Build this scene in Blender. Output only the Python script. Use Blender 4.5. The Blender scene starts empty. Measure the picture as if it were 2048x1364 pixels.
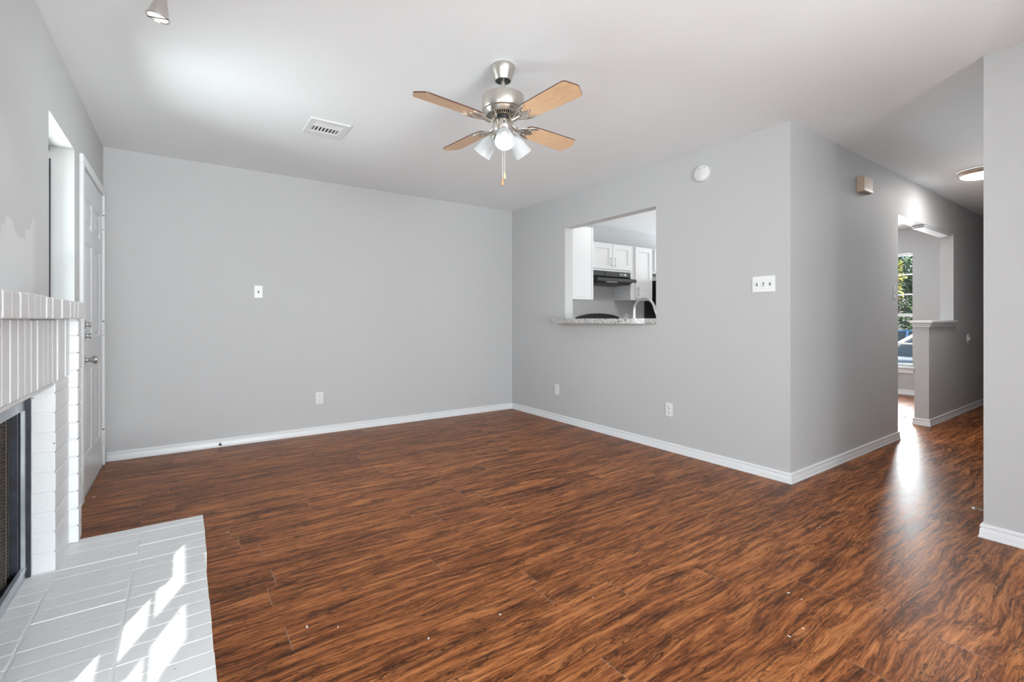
import bpy, bmesh, math, random
from mathutils import Matrix, Vector
from math import sin, cos, pi, radians
random.seed(7)
C = bpy.context.scene.collection
S = bpy.context.scene

# ------------------------------------------------------------------ camera
CAM_H = 1.104
cd = bpy.data.cameras.new('camera')
cam = bpy.data.objects.new('camera', cd); C.objects.link(cam)
cam.location = (0, 0, CAM_H)
cam.rotation_euler = (radians(90), 0, -0.6088)
cd.sensor_width = 36.0
cd.lens = 36.0 * 943.6 / 2048.0
cd.shift_y = -(682 - 638.7) / 2048.0
cd.clip_start = 0.02
S.camera = cam

# ------------------------------------------------------------------ world, sun, daylight, exposure
S.view_settings.view_transform = 'Standard'
S.view_settings.look = 'None'
S.view_settings.exposure = 0.15
S.view_settings.gamma = 1.0
S.view_settings.use_curve_mapping = False
w = bpy.data.worlds.new('sky'); S.world = w; w.use_nodes = True
nt = w.node_tree; nt.nodes.clear()
wo = nt.nodes.new('ShaderNodeOutputWorld'); bgn = nt.nodes.new('ShaderNodeBackground')
sky = nt.nodes.new('ShaderNodeTexSky'); sky.sky_type = 'NISHITA'; sky.sun_disc = False
sky.sun_elevation = radians(49.7); sky.sun_rotation = radians(202)
nt.links.new(sky.outputs[0], bgn.inputs[0]); bgn.inputs[1].default_value = 0.22
nt.links.new(bgn.outputs[0], wo.inputs[0])

def light(name, kind, loc, energy, color=(1, 1, 1), rot=None, look=None, **kw):
    d = bpy.data.lights.new(name, kind); d.energy = energy; d.color = color
    for k, v in kw.items(): setattr(d, k, v)
    o = bpy.data.objects.new(name, d); C.objects.link(o); o.location = loc
    if look is not None: o.rotation_euler = Vector(look).to_track_quat('-Z', 'Y').to_euler()
    return o
SUN_DIR = Vector((0.321, 0.786, -1.0))
light('sun', 'SUN', (-3, -8, 9), 8.0, (1.0, 0.965, 0.92), look=SUN_DIR, angle=radians(0.4))
# daylight at the windows: patio door behind the camera, two narrow windows beside the chimney, dining window
light('daylight_patio_door', 'AREA', (0.75, -3.85, 0.95), 395, (0.93, 0.972, 1.0), look=(-0.1, 1, 0.8), shape='RECTANGLE', size=2.2, size_y=1.95)
light('daylight_near_window', 'AREA', (-0.75, 0.42, 1.35), 22, (0.93, 0.972, 1.0), look=(1, 0, 0), shape='RECTANGLE', size=0.85, size_y=1.2)
light('daylight_far_window', 'AREA', (-1.7, 3.7, 1.45), 160, (0.93, 0.972, 1.0), look=(1, -0.2, 0.0), shape='RECTANGLE', size=1.5, size_y=1.7)
light('daylight_dining_window', 'AREA', (8.95, 3.3, 1.25), 185, (0.95, 0.98, 1.0), look=(-1, 0, 0), spread=radians(125), shape='RECTANGLE', size=1.95, size_y=1.6)

# ------------------------------------------------------------------ room numbers
H = 2.44
XL, YB, XR, YH, XN, YN = -0.5075, 4.805, 3.35, 1.532, 3.328, 0.595
YREAR, XD, XEND = -3.6, 8.71, 10.5

# ------------------------------------------------------------------ materials
def newmat(name):
    m = bpy.data.materials.new(name); m.use_nodes = True
    n = m.node_tree.nodes; return m, n, m.node_tree.links, n['Principled BSDF']
def mat(name, col, rough=0.5, metal=0.0, bump=None, var=None, coat=0.0, spec=0.5):
    """bump = (scale, strength, distance); var = (scale, amount)"""
    m, n, l, p = newmat(name)
    p.inputs['Base Color'].default_value = (*col, 1); p.inputs['Roughness'].default_value = rough
    p.inputs['Metallic'].default_value = metal; p.inputs['Coat Weight'].default_value = coat
    p.inputs['Specular IOR Level'].default_value = spec
    tc = n.new('ShaderNodeTexCoord')
    if bump:
        t = n.new('ShaderNodeTexNoise'); t.inputs['Scale'].default_value = bump[0]; t.inputs['Detail'].default_value = 4
        l.new(tc.outputs['Object'], t.inputs['Vector'])
        b = n.new('ShaderNodeBump'); b.inputs['Strength'].default_value = bump[1]; b.inputs['Distance'].default_value = bump[2]
        l.new(t.outputs['Fac'], b.inputs['Height']); l.new(b.outputs[0], p.inputs['Normal'])
    if var:
        t2 = n.new('ShaderNodeTexNoise'); t2.inputs['Scale'].default_value = var[0]; t2.inputs['Detail'].default_value = 5
        l.new(tc.outputs['Object'], t2.inputs['Vector'])
        mr = n.new('ShaderNodeMapRange'); mr.inputs['To Min'].default_value = 1 - var[1]; mr.inputs['To Max'].default_value = 1 + var[1]
        mr.inputs['From Min'].default_value = 0.3; mr.inputs['From Max'].default_value = 0.7
        l.new(t2.outputs['Fac'], mr.inputs['Value'])
        mx = n.new('ShaderNodeMix'); mx.data_type = 'RGBA'; mx.blend_type = 'MULTIPLY'; mx.inputs['Factor'].default_value = 1
        mx.inputs['A'].default_value = (*col, 1); l.new(mr.outputs[0], mx.inputs['B']); l.new(mx.outputs['Result'], p.inputs['Base Color'])
    return m
def emit(name, col, strength):
    m, n, l, p = newmat(name)
    p.inputs['Base Color'].default_value = (*col, 1)
    p.inputs['Emission Color'].default_value = (*col, 1); p.inputs['Emission Strength'].default_value = strength
    return m

M_wall = mat('grey_wall_paint', (0.555, 0.557, 0.560), 0.6, bump=(95, 0.16, 0.004), spec=0.3)
M_ceil = mat('ceiling_paint', (0.91, 0.942, 0.962), 0.75, bump=(130, 0.22, 0.004), spec=0.2)
M_trim = mat('white_trim_paint', (0.80, 0.815, 0.83), 0.32, bump=(60, 0.03, 0.002))
M_door = mat('white_door_paint', (0.70, 0.712, 0.728), 0.35, bump=(40, 0.04, 0.002))
M_cab = mat('white_cabinet_paint', (0.68, 0.69, 0.70), 0.35)
M_plastic = mat('white_plastic', (0.78, 0.79, 0.79), 0.3)
M_dark = mat('black_slot', (0.02, 0.02, 0.02), 0.6)
M_slot = mat('grey_slot', (0.16, 0.16, 0.16), 0.6)
M_nickel = mat('brushed_nickel', (0.62, 0.59, 0.54), 0.32, 1.0, bump=(30, 0.02, 0.001))
M_chrome = mat('polished_steel', (0.72, 0.72, 0.72), 0.16, 1.0)
M_satin = mat('satin_steel', (0.55, 0.55, 0.55), 0.3, 1.0)
M_black = mat('black_metal', (0.012, 0.012, 0.014), 0.35)
M_blackgloss = mat('black_enamel', (0.006, 0.006, 0.007), 0.35)
M_beige = mat('beige_plastic', (0.66, 0.52, 0.41), 0.45, var=(20, 0.05))
M_soot = mat('sooty_navy_metal', (0.018, 0.02, 0.032), 0.5, var=(30, 0.4))
M_frame = mat('firebox_steel', (0.50, 0.54, 0.57), 0.42, 0.85, var=(9, 0.25))
M_leafl = mat('green_leaf', (0.16, 0.27, 0.08), 0.5, var=(3, 0.5))
M_leafd = mat('dark_leaf', (0.06, 0.11, 0.05), 0.5, var=(3, 0.5))
M_leafy = mat('yellow_leaf', (0.62, 0.50, 0.10), 0.5, var=(3, 0.2))
M_bark = mat('bark', (0.10, 0.075, 0.055), 0.9, bump=(20, 0.5, 0.02), var=(8, 0.4))
M_ground = mat('concrete_drive', (0.33, 0.32, 0.31), 0.9, bump=(40, 0.2, 0.01), var=(4, 0.1))
M_grass = mat('lawn', (0.09, 0.15, 0.05), 0.9, bump=(60, 0.5, 0.03), var=(6, 0.3))
M_carw = mat('white_car_paint', (0.80, 0.82, 0.85), 0.12, coat=1.0)
M_carb = mat('blue_car_paint', (0.03, 0.10, 0.22), 0.15, coat=1.0)
M_tyre = mat('tyre_rubber', (0.02, 0.02, 0.02), 0.8)
M_carglass = mat('car_glass', (0.02, 0.03, 0.035), 0.05)
M_bulb = emit('lit_bulb', (1.0, 0.98, 0.95), 2.8)
M_diff = emit('lit_diffuser', (1.0, 0.98, 0.96), 46.0)
M_spot = emit('lit_spot_lens', (1.0, 0.98, 0.95), 2.8)

def mk_patched():
    m = M_wall.copy(); m.name = 'grey_wall_paint_touched_up'; n, l = m.node_tree.nodes, m.node_tree.links; p = n['Principled BSDF']
    tc = n.new('ShaderNodeTexCoord'); sp = n.new('ShaderNodeSeparateXYZ'); l.new(tc.outputs['Object'], sp.inputs[0])
    t = n.new('ShaderNodeTexNoise'); t.inputs['Scale'].default_value = 5; t.inputs['Detail'].default_value = 3; l.new(tc.outputs['Object'], t.inputs['Vector'])
    a = n.new('ShaderNodeMath'); a.operation = 'MULTIPLY_ADD'; a.inputs[1].default_value = 0.5; l.new(t.outputs['Fac'], a.inputs[0]); l.new(sp.outputs[2], a.inputs[2])
    lt = n.new('ShaderNodeMapRange'); lt.inputs['From Min'].default_value = 1.70; lt.inputs['From Max'].default_value = 1.69; l.new(a.outputs[0], lt.inputs['Value'])
    ly = n.new('ShaderNodeMapRange'); ly.inputs['From Min'].default_value = 2.78; ly.inputs['From Max'].default_value = 2.70; l.new(sp.outputs[1], ly.inputs['Value'])
    mu = n.new('ShaderNodeMath'); mu.operation = 'MULTIPLY'; l.new(lt.outputs[0], mu.inputs[0]); l.new(ly.outputs[0], mu.inputs[1])
    mx = n.new('ShaderNodeMix'); mx.data_type = 'RGBA'; mx.inputs['A'].default_value = (0.555, 0.557, 0.560, 1); mx.inputs['B'].default_value = (0.65, 0.657, 0.664, 1)
    l.new(mu.outputs[0], mx.inputs['Factor']); l.new(mx.outputs['Result'], p.inputs['Base Color']); return m
M_wallp = mk_patched()

def mk_glass():
    m, n, l, p = newmat('window_glass'); n.remove(p)
    out = n['Material Output']; tr = n.new('ShaderNodeBsdfTransparent'); gl = n.new('ShaderNodeBsdfGlossy')
    gl.inputs['Roughness'].default_value = 0.0
    lw = n.new('ShaderNodeLayerWeight'); lw.inputs['Blend'].default_value = 0.5
    pw = n.new('ShaderNodeMath'); pw.operation = 'POWER'; pw.inputs[1].default_value = 5; l.new(lw.outputs['Facing'], pw.inputs[0])
    fr = n.new('ShaderNodeMath'); fr.operation = 'MULTIPLY_ADD'; fr.inputs[1].default_value = 0.9; fr.inputs[2].default_value = 0.03; l.new(pw.outputs[0], fr.inputs[0])
    mx = n.new('ShaderNodeMixShader'); l.new(fr.outputs[0], mx.inputs[0]); l.new(tr.outputs[0], mx.inputs[1]); l.new(gl.outputs[0], mx.inputs[2])
    tr.inputs[0].default_value = (0.95, 0.97, 0.97, 1); l.new(mx.outputs[0], out.inputs[0]); return m
M_glass = mk_glass()

def mk_shade():
    m, n, l, p = newmat('frosted_glass'); n.remove(p)
    out = n['Material Output']; tl = n.new('ShaderNodeBsdfTranslucent'); df = n.new('ShaderNodeBsdfPrincipled')
    tl.inputs[0].default_value = (0.72, 0.745, 0.76, 1); df.inputs['Base Color'].default_value = (0.66, 0.68, 0.70, 1); df.inputs['Roughness'].default_value = 0.35
    mx = n.new('ShaderNodeMixShader'); mx.inputs[0].default_value = 0.55
    l.new(tl.outputs[0], mx.inputs[1]); l.new(df.outputs[0], mx.inputs[2]); l.new(mx.outputs[0], out.inputs[0]); return m
M_shade = mk_shade()

def mk_granite():
    m, n, l, p = newmat('speckled_granite')
    tc = n.new('ShaderNodeTexCoord'); v = n.new('ShaderNodeTexVoronoi'); v.inputs['Scale'].default_value = 85
    l.new(tc.outputs['Object'], v.inputs['Vector'])
    r = n.new('ShaderNodeValToRGB'); cr = r.color_ramp; cr.interpolation = 'CONSTANT'
    cols = [(0, (0.40, 0.39, 0.38)), (0.28, (0.50, 0.49, 0.47)), (0.5, (0.30, 0.27, 0.25)), (0.6, (0.56, 0.56, 0.55)), (0.84, (0.12, 0.12, 0.12)), (0.91, (0.42, 0.40, 0.37))]
    cr.elements[0].position = 0; cr.elements[0].color = (*cols[0][1], 1); cr.elements[1].position = cols[1][0]; cr.elements[1].color = (*cols[1][1], 1)
    for q, c in cols[2:]:
        e = cr.elements.new(q); e.color = (*c, 1)
    l.new(v.outputs['Color'], r.inputs[0]); l.new(r.outputs[0], p.inputs['Base Color']); p.inputs['Roughness'].default_value = 0.2
    return m
M_granite = mk_granite()

def mk_brick():
    m, n, l, p = newmat('white_painted_brick')
    tc = n.new('ShaderNodeTexCoord')
    a = n.new('ShaderNodeTexNoise'); a.inputs['Scale'].default_value = 45; a.inputs['Detail'].default_value = 6; a.inputs['Roughness'].default_value = 0.65
    l.new(tc.outputs['Object'], a.inputs['Vector'])
    b = n.new('ShaderNodeBump'); b.inputs['Strength'].default_value = 0.28; b.inputs['Distance'].default_value = 0.006
    l.new(a.outputs['Fac'], b.inputs['Height']); l.new(b.outputs[0], p.inputs['Normal'])
    # chips and soot specks in the paint
    v = n.new('ShaderNodeTexVoronoi'); v.inputs['Scale'].default_value = 20
    l.new(tc.outputs['Object'], v.inputs['Vector'])
    sep = n.new('ShaderNodeSeparateColor'); l.new(v.outputs['Color'], sep.inputs[0])
    gt = n.new('ShaderNodeMath'); gt.operation = 'GREATER_THAN'; gt.inputs[1].default_value = 0.72; l.new(sep.outputs[0], gt.inputs[0])
    lt = n.new('ShaderNodeMath'); lt.operation = 'LESS_THAN'; lt.inputs[1].default_value = 0.055; l.new(v.outputs['Distance'], lt.inputs[0])
    mu = n.new('ShaderNodeMath'); mu.operation = 'MULTIPLY'; l.new(gt.outputs[0], mu.inputs[0]); l.new(lt.outputs[0], mu.inputs[1])
    mx = n.new('ShaderNodeMix'); mx.data_type = 'RGBA'; mx.inputs['A'].default_value = (0.70, 0.71, 0.72, 1); mx.inputs['B'].default_value = (0.22, 0.22, 0.22, 1)
    l.new(mu.outputs[0], mx.inputs['Factor']); l.new(mx.outputs['Result'], p.inputs['Base Color'])
    p.inputs['Roughness'].default_value = 0.42
    return m
M_brick = mk_brick()
M_mortar = mat('painted_mortar', (0.70, 0.71, 0.72), 0.6, bump=(60, 0.3, 0.006))

def mk_mesh():
    m, n, l, p = newmat('chain_mesh')
    tc = n.new('ShaderNodeTexCoord'); mp = n.new('ShaderNodeMapping'); mp.inputs['Scale'].default_value = (1, 1, 0.55)
    v = n.new('ShaderNodeTexVoronoi'); v.inputs['Scale'].default_value = 170; v.inputs['Randomness'].default_value = 0.25
    l.new(tc.outputs['Object'], mp.inputs[0]); l.new(mp.outputs[0], v.inputs['Vector'])
    r = n.new('ShaderNodeValToRGB'); r.color_ramp.elements[0].position = 0.25; r.color_ramp.elements[0].color = (0.004, 0.004, 0.004, 1)
    r.color_ramp.elements[1].position = 0.55; r.color_ramp.elements[1].color = (0.085, 0.072, 0.06, 1)
    l.new(v.outputs['Distance'], r.inputs[0]); l.new(r.outputs[0], p.inputs['Base Color'])
    p.inputs['Roughness'].default_value = 0.5; p.inputs['Metallic'].default_value = 0.4
    return m
M_mesh = mk_mesh()

def mk_blade(name, c1, c2):
    m, n, l, p = newmat(name)
    tc = n.new('ShaderNodeTexCoord'); mp = n.new('ShaderNodeMapping'); mp.inputs['Scale'].default_value = (2.0, 9, 9)
    t = n.new('ShaderNodeTexNoise'); t.inputs['Scale'].default_value = 2.2; t.inputs['Detail'].default_value = 3; t.inputs['Distortion'].default_value = 0.6
    l.new(tc.outputs['Object'], mp.inputs[0]); l.new(mp.outputs[0], t.inputs['Vector'])
    w_ = n.new('ShaderNodeMath'); w_.operation = 'MULTIPLY'; w_.inputs[1].default_value = 34; l.new(t.outputs['Fac'], w_.inputs[0])
    s_ = n.new('ShaderNodeMath'); s_.operation = 'SINE'; l.new(w_.outputs[0], s_.inputs[0])
    r = n.new('ShaderNodeValToRGB'); r.color_ramp.elements[0].position = 0.0; r.color_ramp.elements[0].color = (*c1, 1); r.color_ramp.elements[1].color = (*c2, 1); r.color_ramp.elements[1].position = 0.8
    ad = n.new('ShaderNodeMath'); ad.operation = 'MULTIPLY_ADD'; ad.inputs[1].default_value = 0.5; ad.inputs[2].default_value = 0.5
    l.new(s_.outputs[0], ad.inputs[0]); l.new(ad.outputs[0], r.inputs[0]); l.new(r.outputs[0], p.inputs['Base Color'])
    p.inputs['Roughness'].default_value = 0.35
    return m
M_maple = mk_blade('maple_blade', (0.78, 0.52, 0.31), (0.84, 0.58, 0.36))
M_walnut = mat('walnut_edge', (0.09, 0.04, 0.025), 0.4)

def mk_floor():
    m, n, l, p = newmat('rustic_plank_floor')
    def math_(op, a=None, b=None, va=None, vb=None):
        x = n.new('ShaderNodeMath'); x.operation = op
        if a is not None: l.new(a, x.inputs[0])
        elif va is not None: x.inputs[0].default_value = va
        if b is not None: l.new(b, x.inputs[1])
        elif vb is not None: x.inputs[1].default_value = vb
        return x.outputs[0]
    def noise(vec, scale, detail=4, rough=0.55, dist=0.0):
        t = n.new('ShaderNodeTexNoise'); t.inputs['Scale'].default_value = scale; t.inputs['Detail'].default_value = detail
        t.inputs['Roughness'].default_value = rough; t.inputs['Distortion'].default_value = dist
        l.new(vec, t.inputs['Vector']); return t.outputs['Fac']
    def comb(x, y, z):
        c = n.new('ShaderNodeCombineXYZ')
        for i, q in enumerate((x, y, z)):
            if hasattr(q, 'node'): l.new(q, c.inputs[i])
            else: c.inputs[i].default_value = q
        return c.outputs[0]
    tc = n.new('ShaderNodeTexCoord'); sp = n.new('ShaderNodeSeparateXYZ'); l.new(tc.outputs['Object'], sp.inputs[0])
    X, Y = sp.outputs[0], sp.outputs[1]
    ys = math_('DIVIDE', math_('SUBTRACT', Y, vb=0.794), vb=0.152)
    row = math_('FLOOR', ys); fy = math_('FRACT', ys)
    wn = n.new('ShaderNodeTexWhiteNoise'); wn.noise_dimensions = '1D'; l.new(row, wn.inputs['W'])
    xs = math_('ADD', math_('DIVIDE', X, vb=1.22), math_('MULTIPLY', wn.outputs['Value'], vb=7.31))
    col = math_('FLOOR', xs); fx = math_('FRACT', xs)
    wn2 = n.new('ShaderNodeTexWhiteNoise'); wn2.noise_dimensions = '2D'; l.new(comb(row, col, 0.0), wn2.inputs['Vector'])
    rid = wn2.outputs['Value']
    off = math_('MULTIPLY', rid, vb=37.0)
    # swirl: slow warp of the grain across the plank
    warp = noise(comb(math_('ADD', math_('MULTIPLY', X, vb=2.2), off), math_('MULTIPLY', Y, vb=6.0), off), 1.0, 2, 0.5)
    Yw = math_('ADD', Y, math_('MULTIPLY', math_('SUBTRACT', warp, vb=0.5), vb=0.085))
    def grain(kx, ky, detail, rough, dist=0.0):
        return noise(comb(math_('ADD', math_('MULTIPLY', X, vb=kx), off), math_('MULTIPLY', Yw, vb=ky), off), 1.0, detail, rough, dist)
    def smooth(v_, a_, b_, lo=0.0, hi=1.0):
        q = n.new('ShaderNodeMapRange'); q.interpolation_type = 'SMOOTHSTEP'; q.inputs['From Min'].default_value = a_; q.inputs['From Max'].default_value = b_
        q.inputs['To Min'].default_value = lo; q.inputs['To Max'].default_value = hi; l.new(v_, q.inputs['Value']); return q.outputs[0]
    g1 = grain(2.9, 42.0, 6, 0.68, 0.6)          # streaks
    g2 = grain(11.0, 120.0, 4, 0.65, 0.4)        # fine fibre
    g3 = grain(1.9, 11.0, 4, 0.6, 1.2)           # broad dark figure
    g4 = grain(5.0, 36.0, 3, 0.55, 1.6)          # cracks follow the 0.5 level of this field
    g5 = grain(9.0, 66.0, 2, 0.5, 1.2)
    fac = math_('ADD', math_('ADD', math_('MULTIPLY', g1, vb=0.70), math_('MULTIPLY', g2, vb=0.34)), math_('MULTIPLY', math_('SUBTRACT', rid, vb=0.5), vb=0.05))
    r = n.new('ShaderNodeValToRGB'); cr = r.color_ramp
    cr.elements[0].position = 0.38; cr.elements[0].color = (0.075, 0.0225, 0.0075, 1)
    cr.elements[1].position = 0.68; cr.elements[1].color = (0.56, 0.225, 0.080, 1)
    for q, c in ((0.46, (0.18, 0.056, 0.0175)), (0.52, (0.29, 0.096, 0.030)), (0.59, (0.42, 0.152, 0.050))):
        e = cr.elements.new(q); e.color = (*c, 1)
    l.new(fac, r.inputs[0])
    crack = math_('MULTIPLY', smooth(math_('ABSOLUTE', math_('SUBTRACT', g4, vb=0.5)), 0.0, 0.042, 1.0, 0.0), smooth(g3, 0.40, 0.60))
    crack2 = math_('MULTIPLY', smooth(math_('ABSOLUTE', math_('SUBTRACT', g5, vb=0.5)), 0.0, 0.045, 1.0, 0.0), smooth(g1, 0.62, 0.45))
    patch = smooth(g3, 0.50, 0.70)
    shade = math_('MULTIPLY', math_('MULTIPLY', smooth(crack, 0, 1, 1.0, 0.15), smooth(crack2, 0, 1, 1.0, 0.4)), smooth(patch, 0, 1, 1.0, 0.55))
    dk = n.new('ShaderNodeMix'); dk.data_type = 'RGBA'; dk.inputs['A'].default_value = (0.030, 0.0105, 0.005, 1)
    l.new(shade, dk.inputs['Factor']); l.new(r.outputs[0], dk.inputs['B'])
    # end joints: thin pale lines; long seams: thin dark lines
    ej = math_('LESS_THAN', fx, vb=0.0022)
    ls = math_('LESS_THAN', fy, vb=0.012)
    mx = n.new('ShaderNodeMix'); mx.data_type = 'RGBA'; mx.inputs['B'].default_value = (0.30, 0.22, 0.18, 1)
    l.new(math_('MULTIPLY', ej, vb=0.75), mx.inputs['Factor']); l.new(dk.outputs['Result'], mx.inputs['A'])
    mx2 = n.new('ShaderNodeMix'); mx2.data_type = 'RGBA'; mx2.inputs['B'].default_value = (0.03, 0.014, 0.008, 1)
    l.new(math_('MULTIPLY', ls, vb=0.45), mx2.inputs['Factor']); l.new(mx.outputs['Result'], mx2.inputs['A'])
    # dried paint spatter: tiny pale specks
    v = n.new('ShaderNodeTexVoronoi'); v.inputs['Scale'].default_value = 9; l.new(tc.outputs['Object'], v.inputs['Vector'])
    sc = n.new('ShaderNodeSeparateColor'); l.new(v.outputs['Color'], sc.inputs[0])
    sz = math_('MULTIPLY', sc.outputs[1], vb=0.035)
    spk = math_('MULTIPLY', math_('GREATER_THAN', sc.outputs[0], vb=0.6), math_('LESS_THAN', v.outputs['Distance'], sz))
    mx3 = n.new('ShaderNodeMix'); mx3.data_type = 'RGBA'; mx3.inputs['B'].default_value = (0.55, 0.5, 0.47, 1)
    l.new(math_('MULTIPLY', spk, vb=0.8), mx3.inputs['Factor']); l.new(mx2.outputs['Result'], mx3.inputs['A'])
    l.new(mx3.outputs['Result'], p.inputs['Base Color'])
    rr = math_('ADD', math_('MULTIPLY', g1, vb=0.16), vb=0.27)
    l.new(rr, p.inputs['Roughness']); p.inputs['Specular IOR Level'].default_value = 0.13
    b = n.new('ShaderNodeBump'); b.inputs['Strength'].default_value = 0.16; b.inputs['Distance'].default_value = 0.004
    l.new(math_('ADD', math_('MULTIPLY', g1, vb=0.7), math_('MULTIPLY', g2, vb=0.5)), b.inputs['Height']); l.new(b.outputs[0], p.inputs['Normal'])
    return m
M_floor = mk_floor()

# ------------------------------------------------------------------ mesh helpers
I4 = Matrix.Identity(4)
class MB:
    def __init__(self): self.bm = bmesh.new()
    def _add(self, vs, fs, M=I4, mi=0):
        bv = [self.bm.verts.new(M @ Vector(v)) for v in vs]; out = []
        for f in fs:
            try: q = self.bm.faces.new([bv[i] for i in f]); q.material_index = mi; out.append(q)
            except ValueError: pass
        return bv, out
    def box(self, x0, x1, y0, y1, z0, z1, bevel=0, M=I4, seg=1, mi=0):
        vs = [(x, y, z) for x in (x0, x1) for y in (y0, y1) for z in (z0, z1)]
        fs = [(0, 1, 3, 2), (4, 6, 7, 5), (0, 4, 5, 1), (2, 3, 7, 6), (0, 2, 6, 4), (1, 5, 7, 3)]
        bv, bf = self._add(vs, fs, M, mi)
        if bevel:
            ed = list({e for f in bf for e in f.edges})
            bmesh.ops.bevel(self.bm, geom=ed, offset=bevel, segments=seg, affect='EDGES', profile=0.5)
        return self
    def lathe(self, prof, M=I4, seg=32, mi=0, cap=False):
        vs = []; fs = []; k = len(prof)
        for i in range(seg):
            a = 2 * pi * i / seg
            for r, z in prof: vs.append((max(r, 1e-5) * cos(a), max(r, 1e-5) * sin(a), z))
        for i in range(seg):
            j = (i + 1) % seg
            for q in range(k - 1): fs.append((i * k + q, j * k + q, j * k + q + 1, i * k + q + 1))
        if cap:
            fs.append([i * k for i in range(seg)][::-1]); fs.append([i * k + k - 1 for i in range(seg)])
        self._add(vs, fs, M, mi); return self
    def prism(self, poly, z0, z1, M=I4, mi=0, bevel=0):
        k = len(poly)
        vs = [(x, y, z0) for x, y in poly] + [(x, y, z1) for x, y in poly]
        fs = [list(range(k))[::-1], list(range(k, 2 * k))] + [(i, (i + 1) % k, k + (i + 1) % k, k + i) for i in range(k)]
        bv, bf = self._add(vs, fs, M, mi)
        if bevel:
            ed = list({e for f in bf[:2] for e in f.edges})
            bmesh.ops.bevel(self.bm, geom=ed, offset=bevel, segments=1, affect='EDGES')
        return self
    def tube(self, pts, r, seg=12, M=I4, mi=0):
        pts = [Vector(q) for q in pts]; k = len(pts); vs = []; fs = []; up = Vector((0, 0, 1)); prev = None
        rr = r if isinstance(r, (list, tuple)) else [r] * k
        for i, q in enumerate(pts):
            t = (pts[min(i + 1, k - 1)] - pts[max(i - 1, 0)]).normalized()
            if prev is None: a = t.orthogonal().normalized()
            else: a = (prev - t * prev.dot(t)).normalized()
            prev = a; b = t.cross(a)
            for s in range(seg):
                an = 2 * pi * s / seg; vs.append(q + (a * cos(an) + b * sin(an)) * rr[i])
        for i in range(k - 1):
            for s in range(seg):
                s2 = (s + 1) % seg; fs.append((i * seg + s, i * seg + s2, (i + 1) * seg + s2, (i + 1) * seg + s))
        fs.append(list(range(seg))[::-1]); fs.append([(k - 1) * seg + s for s in range(seg)])
        self._add(vs, fs, M, mi); return self
    def slab(self, O, U, V, N, u1, v1, th, panels, rings, mi=0):
        """a board u1 x v1 x th whose front face (at N) carries recessed panels; rings = [(inset, depth)...]"""
        O, U, V, N = map(Vector, (O, U, V, N))
        P = lambda u, v, d: O + U * u + V * v + N * d
        us = sorted({0, u1, *[q for p_ in panels for q in p_[:2]]}); vs_ = sorted({0, v1, *[q for p_ in panels for q in p_[2:]]})
        def quad(a, b, c, d): self._add([a, b, c, d], [(0, 1, 2, 3)], mi=mi)
        for i in range(len(us) - 1):
            for j in range(len(vs_) - 1):
                cu, cv = (us[i] + us[i + 1]) / 2, (vs_[j] + vs_[j + 1]) / 2
                if any(p_[0] < cu < p_[1] and p_[2] < cv < p_[3] for p_ in panels): continue
                quad(P(us[i], vs_[j], 0), P(us[i + 1], vs_[j], 0), P(us[i + 1], vs_[j + 1], 0), P(us[i], vs_[j + 1], 0))
        for a, b, c, d in panels:
            last = (0, 0)
            ring = lambda i_: [(a + i_, c + i_), (b - i_, c + i_), (b - i_, d - i_), (a + i_, d - i_)]
            for r_ in rings:
                q0, q1 = ring(last[0]), ring(r_[0])
                for k in range(4):
                    k2 = (k + 1) % 4
                    quad(P(*q0[k], last[1]), P(*q0[k2], last[1]), P(*q1[k2], r_[1]), P(*q1[k], r_[1]))
                last = r_
            q = ring(last[0]); quad(*[P(*x, last[1]) for x in q])
        c = [(0, 0), (u1, 0), (u1, v1), (0, v1)]
        for k in range(4):
            k2 = (k + 1) % 4; quad(P(*c[k], -th), P(*c[k2], -th), P(*c[k2], 0), P(*c[k], 0))
        quad(*[P(*x, -th) for x in c[::-1]])
        bmesh.ops.remove_doubles(self.bm, verts=self.bm.verts[:], dist=1e-6)
        return self
    def sweep(self, prof, A, B, n, ma=0, mb=0, mi=0):
        """profile (d,z) run along the wall from A to B, d along normal n; ma/mb: +1 outer mitre, -1 inner mitre, 0 square"""
        A, B, n = Vector((*A, 0)), Vector((*B, 0)), Vector((*n, 0)); t = (B - A).normalized(); k = len(prof)
        vs = [A + n * d - t * d * ma + Vector((0, 0, z)) for d, z in prof] + [B + n * d + t * d * mb + Vector((0, 0, z)) for d, z in prof]
        fs = [(i, (i + 1) % k, k + (i + 1) % k, k + i) for i in range(k)] + [list(range(k))[::-1], list(range(k, 2 * k))]
        self._add(vs, fs, mi=mi); return self
    def build(self, name, m, parent=None, smooth=False, angle=40):
        root = parent; offs = Vector()
        while root is not None:
            offs += Vector(root.location); root = root.parent
        bmesh.ops.recalc_face_normals(self.bm, faces=self.bm.faces[:])
        if offs.length: bmesh.ops.translate(self.bm, verts=self.bm.verts[:], vec=-offs)
        me = bpy.data.meshes.new(name); self.bm.to_mesh(me); self.bm.free()
        for q in (m if isinstance(m, (list, tuple)) else [m]): me.materials.append(q)
        if smooth:
            for q in me.polygons: q.use_smooth = True
            me.set_sharp_from_angle(angle=radians(angle))
        o = bpy.data.objects.new(name, me); C.objects.link(o)
        if parent is not None: o.parent = parent
        return o
def tag(o, label, cat, group=None):
    o['label'] = label; o['category'] = cat
    if group: o['group'] = group
    return o
def thing(name, label, cat, loc, group=None):
    o = bpy.data.objects.new(name, None); C.objects.link(o); o.location = loc; o.empty_display_size = 0.05
    return tag(o, label, cat, group)
def struct(o): o['kind'] = 'structure'; return o
def sroot(name, loc):
    o = bpy.data.objects.new(name, None); C.objects.link(o); o.location = loc; o.empty_display_size = 0.05
    return struct(o)
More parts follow.
